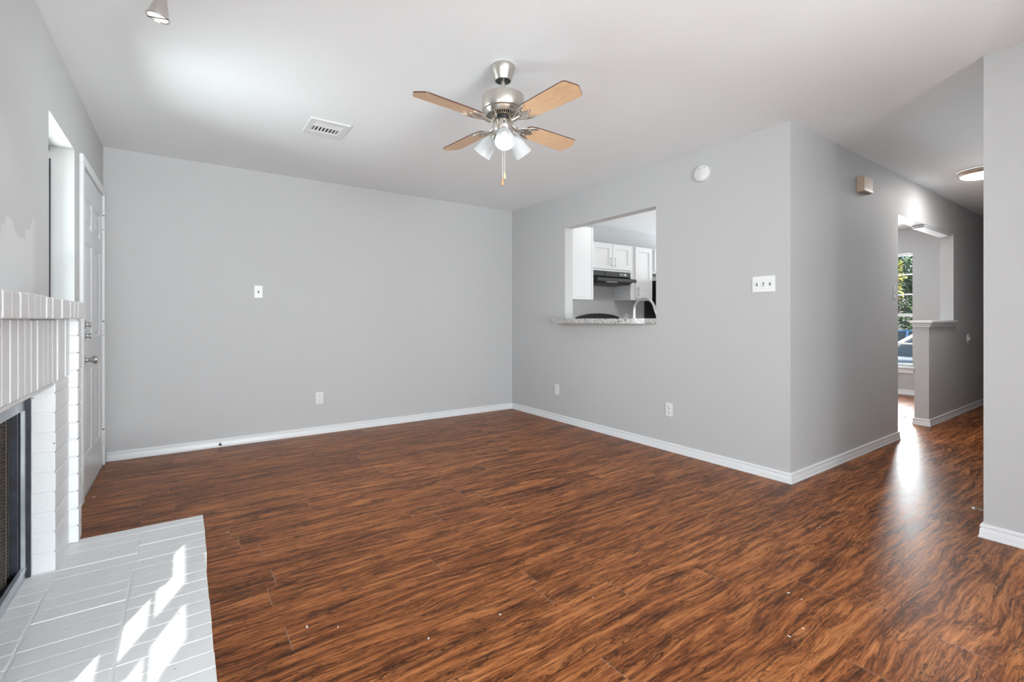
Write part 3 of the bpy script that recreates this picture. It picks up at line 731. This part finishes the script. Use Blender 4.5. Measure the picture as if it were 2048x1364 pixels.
m = MB().lathe([(0.0, 2.146), (0.050, 2.146), (0.053, 2.142), (0.053, 2.098), (0.050, 2.092), (0.040, 2.080), (0.030, 2.070), (0.012, 2.062), (0.0, 2.060)], T(0), 48)
sh = m.build('switch_housing', M_nickel, fan, True)
tocam = Vector((-0.556, -0.831, 0)); az0 = math.atan2(tocam.y, tocam.x)
Mw = axisM((FX + 0.0525 * cos(az0 + 0.1), FY + 0.0525 * sin(az0 + 0.1), 2.125), (cos(az0 + 0.1), sin(az0 + 0.1), 0), (0, 0, 1))
MB().box(-0.006, 0.006, -0.0025, 0.0025, 0, 0.005, M=Mw).build('reverse_switch', M_black, sh)
# blades and irons
def bezr(pts, n=6):
    return pts
blade_half = [(0.150, 0.030), (0.158, 0.043), (0.180, 0.051), (0.210, 0.055), (0.30, 0.059), (0.47, 0.0645), (0.488, 0.0645), (0.496, 0.061), (0.503, 0.051), (0.510, 0.036), (0.518, 0.019), (0.525, 0.006)]
blade_poly = [(x, -y) for x, y in blade_half] + blade_half[::-1]
def half(pts): return pts + [(x, -y) for x, y in pts[::-1]]
plate_poly = half([(0.090, 0.011), (0.128, 0.012), (0.140, 0.020), (0.150, 0.034), (0.166, 0.047), (0.190, 0.052), (0.214, 0.054), (0.222, 0.050), (0.206, 0.044), (0.190, 0.038), (0.178, 0.028), (0.176, 0.018), (0.190, 0.010), (0.205, 0.006), (0.212, 0.003)])
blade0 = iron0 = None
for k in range(4):
    ang = radians(5.5 + 90 * k)
    if k == 0:
        m = MB(); m.prism(blade_poly, -0.003, 0.003, Matrix.Rotation(radians(-12), 4, 'X'), bevel=0.0008)
        for f in m.bm.faces:
            f.material_index = 0 if f.normal.z < -0.6 else 1
        bmesh.ops.recalc_face_normals(m.bm, faces=m.bm.faces[:])
        for f in m.bm.faces: f.material_index = 0 if f.normal.z < -0.8 else 1
        bl = m.build('blade', [M_maple, M_walnut]); bl.parent = fan; blade0 = bl
        m = MB(); P = Matrix.Rotation(radians(-12), 4, 'X')
        m.prism(plate_poly, -0.0085, -0.0035, P, bevel=0.0012)
        # scroll ribs on the plate and the curved arm to the hub
        for sgn in (1, -1):
            pts = [(0.100 + 0.11 * t_, sgn * (0.006 + 0.042 * sin(min(t_ * 1.15, 1) * pi / 2)), -0.0095) for t_ in [i / 10 for i in range(11)]]
            m.tube(pts, [0.0035 - 0.0012 * (i / 10) for i in range(11)], 8, P)
            sp = [(0.165 + 0.013 * cos(a_) * (1 - a_ / 9), sgn * (0.024 + 0.011 * sin(a_) * (1 - a_ / 9)), -0.0095) for a_ in [i * 0.6 for i in range(12)]]
            m.tube(sp, 0.0022, 6, P)
        m.tube([(0.046, 0, 0.020), (0.062, 0, 0.012), (0.078, 0, -0.004), (0.094, 0, -0.012), (0.115, 0, -0.009), (0.140, 0, -0.007)], [0.009, 0.010, 0.011, 0.011, 0.010, 0.007], 10)
        ir = m.build('blade_iron', M_nickel, None, True); ir.parent = fan; iron0 = ir
        B0, I0, S0 = bl, ir, []
        for (x, y) in ((0.212, 0.051), (0.212, -0.051), (0.203, 0.0)):
            s_ = MB().lathe([(0.0042, -0.0095), (0.003, -0.0112), (0, -0.0116)], P @ Matrix.Translation((x, y, 0.0008)), 10).build('bolt', M_satin); s_.parent = ir; S0.append(s_)
    else:
        bl = B0.copy(); C.objects.link(bl); bl.parent = fan
        ir = I0.copy(); C.objects.link(ir); ir.parent = fan
        for q in S0:
            s_ = q.copy(); C.objects.link(s_); s_.parent = ir
    for o in (bl, ir): o.location = (0, 0, 2.139 - H); o.rotation_euler = (0, 0, ang)
# lamps
for k, da in enumerate((radians(4), radians(122), radians(-118))):
    a = az0 + da; rad = Vector((cos(a), sin(a), 0))
    ax = (rad * 0.66 + Vector((0, 0, -0.75))).normalized()
    base_ = Vector((FX, FY, 2.083)) + rad * 0.052
    Ms = axisM(base_, ax)
    arm = MB().tube([Vector((FX, FY, 2.098)) + rad * 0.035, Vector((FX, FY, 2.094)) + rad * 0.05, base_ + ax * 0.004], 0.0085, 12)
    arm.lathe([(0, -0.004), (0.016, -0.004), (0.0225, 0.004), (0.024, 0.016), (0.022, 0.017)], Ms, 28)
    hold = arm.build('lamp_holder', M_nickel, fan, True)
    m = MB().lathe([(0.0215, 0.014), (0.027, 0.022), (0.0345, 0.040), (0.041, 0.064), (0.0465, 0.090), (0.050, 0.112), (0.0515, 0.119), (0.0495, 0.1195), (0.0445, 0.090), (0.039, 0.064), (0.0325, 0.040), (0.025, 0.023), (0.0215, 0.014)], Ms, 40)
    shd = m.build('lamp_shade', M_shade, fan, True)
    MB().lathe([(0, 0.018), (0.010, 0.022), (0.011, 0.038), (0.016, 0.050), (0.0205, 0.064), (0.0205, 0.072), (0.016, 0.082), (0.008, 0.088), (0, 0.089)], Ms, 24).build('bulb', M_bulb, shd, True)
    lamp_child('bulb_light', fan, base_ + ax * 0.160, 0.22, 0.02)
# pull chains
rv = Vector((0.82, -0.572, 0))
for off, zb, c in ((-0.002, 1.842, 0), (0.009, 1.879, 1)):
    pp = Vector((FX, FY, 0)) + rv * off + tocam * (0.012 if c else 0.03)
    ch = MB().tube([(pp.x, pp.y, 2.075), (pp.x, pp.y, zb)], 0.0011, 6).build('pull_chain', M_plastic, fan)
    MB().lathe([(0, 0), (0.003, -0.001), (0.0062, -0.022), (0.0066, -0.034), (0.005, -0.039), (0, -0.040)], Matrix.Translation((pp.x, pp.y, zb)), 14).build('wooden_fob', mat('pale_fob' if c else 'tan_fob', (0.72, 0.55, 0.33) if c else (0.62, 0.33, 0.15), 0.4), ch, True)

# ------------------------------------------------------------------ track spotlight at the top of the view
SP = Vector((-0.0767, 2.187, 2.2242))          # centre of the rim
t = thing('spotlight', 'small nickel spotlight hanging from the ceiling at the top left', 'spotlight', (-0.05, 2.20, H))
axd = Vector((-0.17, 0.06, -1)).normalized()
Ms = axisM(SP, axd, (0.82, -0.572, 0))
MB().lathe([(0.0, -0.098), (0.009, -0.096), (0.0125, -0.088), (0.0185, -0.066), (0.0245, -0.044), (0.0295, -0.024), (0.033, -0.008), (0.035, 0.0), (0.0335, 0.0), (0.030, -0.02), (0.022, -0.045), (0.012, -0.07)], Ms, 40).build('lamp_head', M_nickel, t, True)
MB().lathe([(0.0345, -0.004), (0.0368, -0.003), (0.0368, 0.002), (0.0345, 0.003), (0.0335, 0.0)], Ms, 40).build('rim', M_satin, t, True)
MB().lathe([(0.0322, -0.012), (0.022, -0.007), (0, -0.005)], Ms, 32).build('lens', M_spot, t, True)
MB().box(-0.040, 0.040, -0.0022, 0.0022, 0.0005, 0.0035, 0.001, Ms).build('clip_bar', M_black, t)
tp = SP - axd * 0.094
MB().tube([tp, (tp.x + 0.008, tp.y + 0.004, tp.z + 0.05), (-0.05, 2.20, H - 0.018)], 0.006, 10).build('stem', M_nickel, t, True)
MB().lathe([(0.055, -0.0003), (0.055, -0.012), (0.045, -0.02), (0, -0.021)], Matrix.Translation((-0.05, 2.20, H)), 32).build('canopy', M_nickel, t, True)
light_o = light('spot_light', 'SPOT', SP - axd * 0.003, 8, (1, 0.96, 0.9), look=axd, spot_size=radians(85), spot_blend=0.7, shadow_soft_size=0.03)

# ------------------------------------------------------------------ hall ceiling light
HX, HY = 5.90, 1.055
t = thing('ceiling_light', 'round flush ceiling light with nickel ring in the hallway', 'ceiling light', (HX, HY, H))
Tm = Matrix.Translation((HX, HY, H))
MB().lathe([(0.178, -0.0003), (0.182, -0.010), (0.182, -0.018), (0.176, -0.022), (0.176, -0.028), (0.170, -0.034), (0.160, -0.040), (0.154, -0.038), (0.15, -0.02)], Tm, 64).build('ring', M_nickel, t, True)
MB().lathe([(0.156, -0.036), (0.148, -0.044), (0.12, -0.052), (0.06, -0.058), (0, -0.060)], Tm, 48).build('diffuser', M_diff, t, True)

# ------------------------------------------------------------------ kitchen
def bar_pull(loc, parent, L=0.10):
    m = MB(); x, y, z = loc
    m.tube([(x, y - 0.030, z - L / 2 - 0.014), (x, y - 0.030, z + L / 2 + 0.014)], 0.0055, 10)
    for dz in (-L / 2, L / 2): m.tube([(x, y, z + dz), (x, y - 0.030, z + dz)], 0.005, 8)
    return m.build('pull', M_satin, parent, True)
def uppercab(label, x0, x1, z0, z1, yf, doors, pulls):
    t = thing('wall_cabinet', label, 'cabinet', ((x0 + x1) / 2, YB, z0))
    MB().box(x0, x1, yf, YB - 0.0005, z0, z1, 0.0015).build('carcass', M_cab, t)
    for (a, c), pl in zip(doors, pulls):
        dz0, dz1 = z0 + 0.028, z1 - 0.012
        d = MB().slab((a, yf - 0.020, dz0), (1, 0, 0), (0, 0, 1), (0, -1, 0), c - a, dz1 - dz0, 0.0195, [(0.062, c - a - 0.062, 0.062, dz1 - dz0 - 0.062)], [(0.001, -0.002), (0.007, -0.009)]).build('door', M_cab, t)
        bar_pull((pl, yf - 0.020, dz0 + 0.095), d)
    return t
YF = 4.495
uppercab('white two-door wall cabinet above the black range hood', 4.395, 5.165, 1.757, 2.135, YF, [(4.405, 4.782), (4.790, 5.158)], (4.752, 4.822))
uppercab('tall white single-door wall cabinet right of the range hood', 5.168, 5.640, 1.375, 2.138, YF, [(5.252, 5.610)], (5.288,))
uppercab('short white wall cabinet above the black refrigerator', 5.645, 6.50, 1.775, 2.14, YF, [(5.672, 6.07), (6.08, 6.48)], (6.03, 6.12))
# cabinet on the pass-through wall, side toward the opening
t = thing('wall_cabinet', 'tall white wall cabinet seen side-on at the left of the pass-through', 'cabinet', (3.62, 4.1, 1.36))
MB().box(XR + 0.1105, 3.765, 3.832, 4.46, 1.352, 2.135, 0.002).build('carcass', M_cab, t)
m = MB().box(3.765, 3.785, 3.828, 4.462, 1.325, 2.137, 0.002); m.box(XR + 0.1105, 3.77, 3.830, 3.842, 1.325, 1.352, 0.001); m.build('face_frame', M_cab, t)
MB().slab((3.806, 3.86, 1.37), (0, 1, 0), (0, 0, 1), (1, 0, 0), 0.57, 0.74, 0.02, [(0.06, 0.51, 0.06, 0.68)], [(0.001, -0.002), (0.007, -0.009)]).build('door', M_cab, t)
# range hood
t = thing('range_hood', 'black under-cabinet range hood over the stove', 'range hood', (4.785, YB, 1.6))
hx0, hx1 = 4.41, 5.163
My = Matrix(((0, 0, 1, 0), (1, 0, 0, 0), (0, 1, 0, 0), (0, 0, 0, 1)))   # (y, z, x) -> world
yl = 4.385
m = MB()
m.prism([(YB - 0.001, 1.580), (YB - 0.001, 1.756), (YF + 0.0, 1.756), (YF - 0.004, 1.688), (YF + 0.012, 1.676), (4.40, 1.655), (yl, 1.652), (yl, 1.612), (yl + 0.012, 1.610), (4.44, 1.622), (4.52, 1.585), (4.76, 1.578)], hx0, hx1, My)
m.build('hood_body', M_black, t)
MB().box(hx0 + 0.25, hx1 - 0.225, YF - 0.0065, YF - 0.001, 1.700, 1.742, 0.001).build('vent_grille', M_dark, t)
MB().box(hx1 - 0.215, hx1 - 0.085, YF - 0.008, YF - 0.001, 1.705, 1.735, 0.003).build('control_panel', M_satin, t)
for q in range(2): MB().box(hx1 - 0.195 + q * 0.04, hx1 - 0.175 + q * 0.04, YF - 0.012, YF - 0.007, 1.711, 1.729, 0.002).build('switch', M_dark, t)
MB().box(4.64, 4.84, 4.425, 4.47, 1.600, 1.620, 0.004).build('lamp_cover', mat('hood_lens', (0.55, 0.55, 0.53), 0.3), t)
# range (stove)
t = thing('stove', 'black stove with an arched backguard below the hood', 'stove', (4.79, 4.45, 0))
MB().box(4.41, 5.165, 4.16, 4.795, 0.06, 0.905, 0.006).box(4.45, 5.12, 4.2, 4.78, 0, 0.06).build('body', M_blackgloss, t)
MB().box(4.405, 5.17, 4.14, 4.70, 0.905, 0.925, 0.006).build('cooktop', M_blackgloss, t)
MB().slab((4.43, 4.158, 0.26), (1, 0, 0), (0, 0, 1), (0, -1, 0), 0.715, 0.55, 0.02, [(0.1, 0.615, 0.12, 0.42)], [(0.003, -0.004)]).build('oven_door', M_blackgloss, t)
MB().tube([(4.47, 4.10, 0.77), (5.10, 4.10, 0.77)], 0.011, 10).build('handle', M_blackgloss, t)
arc = [(4.405, 0.92), (5.205, 0.92)] + [(5.205 - 0.80 * i / 24, 1.130 + 0.057 * (1 - ((i - 12) / 12) ** 2) ** 0.8) for i in range(25)]
Mxz = Matrix(((1, 0, 0, 0), (0, 0, 1, 0), (0, 1, 0, 0), (0, 0, 0, 1)))
MB().prism(arc, 4.735, 4.80, Mxz, bevel=0.004).build('backguard', M_blackgloss, t)
for q in (4.50, 4.60, 4.98, 5.08): MB().lathe([(0.02, 0), (0.018, 0.022), (0, 0.023)], axisM((q, 4.735, 1.075), (0, -1, 0)), 18).build('knob', M_black, t, True)
# refrigerator
t = thing('refrigerator', 'tall black refrigerator at the right of the kitchen wall', 'refrigerator', (6.2, 4.42, 0))
MB().box(5.815, 6.58, 4.09, 4.78, 0.03, 1.685, 0.008).box(5.85, 6.55, 4.12, 4.75, 0, 0.03).build('body', M_blackgloss, t)
for (z0, z1) in ((0.08, 1.18), (1.19, 1.68)):
    d = MB().box(5.818, 6.577, 4.02, 4.085, z0, z1, 0.012, seg=2).build('door', M_blackgloss, t)
    MB().tube([(5.87, 4.02, z0 + 0.08), (5.87, 3.98, z0 + 0.10), (5.87, 3.98, min(z0 + 0.6, z1 - 0.1)), (5.87, 4.02, min(z0 + 0.62, z1 - 0.08))], 0.010, 10).build('handle', M_black, d)
# base cabinets and counters
def basecab(label, x0, x1, y0, y1, face):
    t = thing('base_cabinet', label, 'cabinet', ((x0 + x1) / 2, (y0 + y1) / 2, 0))
    MB().box(x0, x1, y0, y1, 0.10, 0.874, 0.002).box(x0 + 0.05, x1 - 0.05, y0 + 0.05, y1 - 0.05, 0, 0.10).build('carcass', M_cab, t)
    if face == 'x':
        L = y1 - y0; k = max(1, round(L / 0.5)); wd = L / k
        for i in range(k): MB().slab((x1 + 0.02, y0 + i * wd + 0.01, 0.13), (0, 1, 0), (0, 0, 1), (1, 0, 0), wd - 0.02, 0.73, 0.0195, [(0.06, wd - 0.08, 0.06, 0.67)], [(0.001, -0.002), (0.007, -0.009)]).build('door', M_cab, t)
    else:
        MB().slab((x0 + 0.01, y0 - 0.02, 0.13), (1, 0, 0), (0, 0, 1), (0, -1, 0), x1 - x0 - 0.02, 0.73, 0.0195, [(0.06, x1 - x0 - 0.08, 0.06, 0.67)], [(0.001, -0.002), (0.007, -0.009)]).build('door', M_cab, t)
basecab('white base cabinet row below the pass-through in the kitchen', XR + 0.112, 4.04, 2.0, 4.15, 'x')
basecab('white base cabinet between the stove and refrigerator', 5.18, 5.80, 4.2, YB - 0.002, 'y')
tag(MB().box(XR + 0.1105, 4.07, 1.98, YB - 0.002, 0.875, 0.913, 0.004).build('countertop', M_granite), 'speckled granite kitchen counter holding the faucet', 'countertop')
tag(MB().box(5.178, 5.803, 4.17, YB - 0.001, 0.875, 0.913, 0.004).build('countertop', M_granite), 'speckled granite counter between stove and refrigerator', 'countertop')
# raised bar in the pass-through, bowed toward the living room
poly = [(3.56, PT0 + 0.003), (3.345, PT0 + 0.003)]
for i in range(15):
    q = i / 14; y = PT0 + 0.003 + q * (PT1 - PT0 - 0.002 + 0.03); poly.append((3.338 - 0.175 * sin(q * pi * 0.56) ** 0.8, y))
poly += [(3.19, 3.875), (3.215, 3.897), (3.25, 3.905), (3.345, 3.905), (3.345, PT1 - 0.003), (3.56, PT1 - 0.003)]
tag(MB().prism(poly, 1.0655, 1.112, bevel=0.006).build('bar_top', M_granite), 'speckled granite bar ledge in the kitchen pass-through', 'bar top')
# faucet
fxx, fyy = 3.60, 3.088
t = thing('faucet', 'arched steel pull-down faucet behind the granite bar', 'faucet', (fxx, fyy, 0.913))
MB().lathe([(0.026, 0.0), (0.026, 0.008), (0.018, 0.014), (0.016, 0.06), (0, 0.06)], Matrix.Translation((fxx, fyy, 0.913)), 24).build('base', M_satin, t, True)
pts = [(fxx, fyy, 0.95), (fxx, fyy, 1.10), (fxx, fyy, 1.19)]
ra = 0.112
for i in range(17):
    a = pi - pi * 0.90 * i / 16
    pts.append((fxx + (ra + ra * cos(a)) * 0.12, fyy - (ra + ra * cos(a)) * 1.0, 1.19 + ra * 1.0 * sin(a)))
MB().tube(pts, 0.0112, 14).build('spout', M_satin, t, True)
e = Vector(pts[-1]); d_ = (e - Vector(pts[-2])).normalized()
MB().tube([e - d_ * 0.01, e + d_ * 0.02, e + d_ * 0.06, e + d_ * 0.085], [0.0125, 0.0145, 0.0165, 0.0175], 16).build('spray_head', M_satin, t, True)
MB().tube([(fxx, fyy, 0.955), (fxx + 0.03, fyy + 0.03, 0.965), (fxx + 0.06, fyy + 0.06, 0.99)], 0.006, 10).build('lever', M_satin, t, True)
# unseen ceiling lamp, added to brighten the kitchen
t = thing('ceiling_light', 'unseen round flush ceiling light added to brighten the kitchen', 'ceiling light', (4.75, 3.0, H))
Tm = Matrix.Translation((4.75, 3.0, H))
MB().lathe([(0.178, -0.0003), (0.182, -0.018), (0.17, -0.034), (0.155, -0.038)], Tm, 48).build('ring', M_nickel, t, True)
MB().lathe([(0.156, -0.036), (0.12, -0.052), (0.06, -0.058), (0, -0.060)], Tm, 48).build('diffuser', M_diff, t, True)
light('kitchen_fill_light', 'POINT', (4.75, 3.0, H - 0.14), 6, (1, 0.99, 0.98), shadow_soft_size=0.05)  # added fill light just below the unseen fixture

# ------------------------------------------------------------------ outside the dining window
GZ = -0.62
struct(MB().box(XD + 0.16, 30, -14, 24, GZ - 0.1, GZ).build('ground', M_ground))
struct(MB().box(XL - 14, XL - 0.17, -14, 12, -0.25, -0.15).build('lawn', M_grass))
struct(MB().box(XL - 0.16, XD, -14, YREAR - 0.16, -0.25, -0.13).build('patio', M_ground))
def sedan(label, loc, rot, paint, sc=1.0):
    """side profile along x (front at +x), y is width"""
    t = thing('car', label, 'car', loc)
    m = MB()
    secs = [(-2.2, 0.45, 0.74, 0.70), (-2.1, 0.30, 0.90, 0.80), (-1.5, 0.25, 0.95, 0.86), (-0.5, 0.22, 0.93, 0.88), (0.6, 0.22, 0.92, 0.88), (1.2, 0.25, 0.86, 0.86), (1.8, 0.28, 0.76, 0.80), (2.15, 0.35, 0.66, 0.70), (2.22, 0.42, 0.58, 0.62)]
    vs = []; fs = []; K = 8
    for x, z0, z1, hw in secs:
        zm = (z0 + z1) / 2
        vs += [(x, -hw * 0.9, z0), (x, hw * 0.9, z0), (x, hw, z0 + 0.12), (x, hw, zm + 0.1), (x, hw * 0.86, z1), (x, -hw * 0.86, z1), (x, -hw, zm + 0.1), (x, -hw, z0 + 0.12)]
    for i in range(len(secs) - 1):
        for q in range(K): fs.append((i * K + q, i * K + (q + 1) % K, (i + 1) * K + (q + 1) % K, (i + 1) * K + q))
    fs += [list(range(K)), list(range((len(secs) - 1) * K, len(secs) * K))]
    m._add(vs, fs); body = m.build('body', paint, None, True, 50); body.parent = t
    m = MB(); cs = [(-1.75, 0.93, 0.78), (-1.0, 1.36, 0.62), (-0.3, 1.43, 0.60), (0.25, 1.38, 0.61), (1.05, 0.88, 0.78)]
    vs = []; fs = []
    for x, z, hw in cs: vs += [(x, -hw, z), (x, hw, z)]
    for (x, z, hw) in cs: vs += [(x, -0.80, 0.88), (x, 0.80, 0.88)]
    n2 = len(cs) * 2
    for i in range(len(cs) - 1):
        a = 2 * i; fs.append((a, a + 1, a + 3, a + 2)); fs.append((a, a + 2, n2 + a + 2, n2 + a)); fs.append((a + 1, n2 + a + 1, n2 + a + 3, a + 3))
    m._add(vs, fs); gl = m.build('glasshouse', M_carglass, None); gl.parent = t
    m = MB()
    m.box(-1.02, 0.27, -0.62, 0.62, 1.375, 1.44, 0.03)
    for s in (-1, 1):
        m.tube([(0.22, s * 0.61, 1.40), (1.08, s * 0.79, 0.88)], 0.035, 8); m.tube([(-0.98, s * 0.62, 1.38), (-1.78, s * 0.79, 0.92)], 0.05, 8)
        m.tube([(-0.35, s * 0.605, 1.42), (-0.35, s * 0.81, 0.90)], 0.035, 8)
    rf = m.build('roof', paint, None); rf.parent = t
    for x in (-1.35, 1.42):
        for s in (-1, 1):
            wh = MB().lathe([(0.12, -0.02), (0.20, 0.0), (0.21, 0.08), (0.31, 0.09), (0.325, 0.0), (0.31, -0.12), (0.0, -0.12)], axisM((x, s * 0.82, 0.325), (0, s, 0)), 28).build('wheel', M_tyre, None, True); wh.parent = t
            hb = MB().lathe([(0.0, 0.03), (0.05, 0.03), (0.19, 0.01), (0.2, 0.06)], axisM((x, s * 0.82, 0.325), (0, s, 0)), 20).build('hubcap', M_satin, None, True); hb.parent = wh
    for s in (-1, 1):
        mr = MB().box(0.70, 0.88, s * 0.86 - 0.09, s * 0.86 + 0.09, 0.93, 1.07, 0.03, seg=2).build('mirror', paint, None); mr.parent = t
        hl = MB().box(2.02, 2.16, s * 0.58 - 0.13, s * 0.58 + 0.13, 0.56, 0.66, 0.02).build('headlight', M_chrome, None); hl.parent = t
    t.rotation_euler = (0, 0, rot); t.scale = (sc,) * 3
    return t
sedan('white car parked just outside the dining room window', (12.63, 2.37, GZ), radians(150), M_carw, 1.12)
sedan('dark blue car parked behind the white car outside', (16.2, 4.6, GZ), radians(92), M_carb)
def tree(label, x, y, ht, rx, mats, nleaf, seed, size=0.085, lo=0.22):
    rnd = random.Random(seed); t = thing('tree', label, 'tree', (x, y, GZ))
    m = MB().tube([(x, y, GZ), (x + 0.05, y + 0.03, GZ + ht * 0.3), (x - 0.03, y, GZ + ht * 0.7)], [0.11, 0.085, 0.04], 10)
    for q in range(6):
        a = rnd.uniform(0, 6.28); z = GZ + ht * rnd.uniform(0.2, 0.5)
        m.tube([(x, y, z), (x + cos(a) * rx * 0.4, y + sin(a) * rx * 0.4, z + 0.5), (x + cos(a) * rx * 0.75, y + sin(a) * rx * 0.75, z + 0.9)], [0.05, 0.035, 0.015], 7)
    m.build('trunk', M_bark, t, True)
    m = MB(); blobs = [(Vector((rnd.uniform(-1, 1) * rx * 0.6, rnd.uniform(-1, 1) * rx * 0.6, ht * rnd.uniform(lo, 0.95))), rx * rnd.uniform(0.35, 0.6)) for _ in range(12)]
    vs = []; fs = []; mis = []
    for i in range(nleaf):
        c_, r0 = rnd.choice(blobs); d = Vector((rnd.gauss(0, 1), rnd.gauss(0, 1), rnd.gauss(0, 1))).normalized() * r0 * rnd.uniform(0.65, 1.05)
        p_ = Vector((x, y, GZ)) + c_ + d
        if p_.z < GZ + 0.25: continue
        u = Vector((rnd.gauss(0, 1), rnd.gauss(0, 1), rnd.gauss(0, 1))).normalized(); v = u.orthogonal().normalized(); s = size * rnd.uniform(0.6, 1.3)
        k = len(vs); n_ = u.cross(v)
        vs += [p_ - u * s, p_ + v * s * 0.42 + n_ * s * 0.12, p_ + u * s, p_ - v * s * 0.42 + n_ * s * 0.12]; fs.append((k, k + 1, k + 2, k + 3))
        mis.append(min(int(rnd.random() ** 1.0 * len(mats)), len(mats) - 1))
    bv = [m.bm.verts.new(q) for q in vs]
    for f, mi in zip(fs, mis):
        q = m.bm.faces.new([bv[i] for i in f]); q.material_index = mi
    m.build('foliage', mats, t)
    return t
tree('dense dark green tree seen through the dining room window', 21.0, 5.4, 4.8, 1.6, [M_leafd, M_leafd, M_leafl], 7500, 3, 0.085, 0.08)
tree('green tree growing left of the dark tree outside', 19.5, 10.2, 4.4, 1.5, [M_leafl, M_leafd], 4200, 5)
tree('green tree growing right of the dark tree outside', 20.6, 1.0, 4.6, 1.6, [M_leafl, M_leafd], 4200, 8)
tree('small yellow leaved shrub in front of the dark tree outside', 18.35, 5.32, 3.7, 0.36, [M_leafy, M_leafy, M_leafl], 800, 11, 0.07, 0.66)
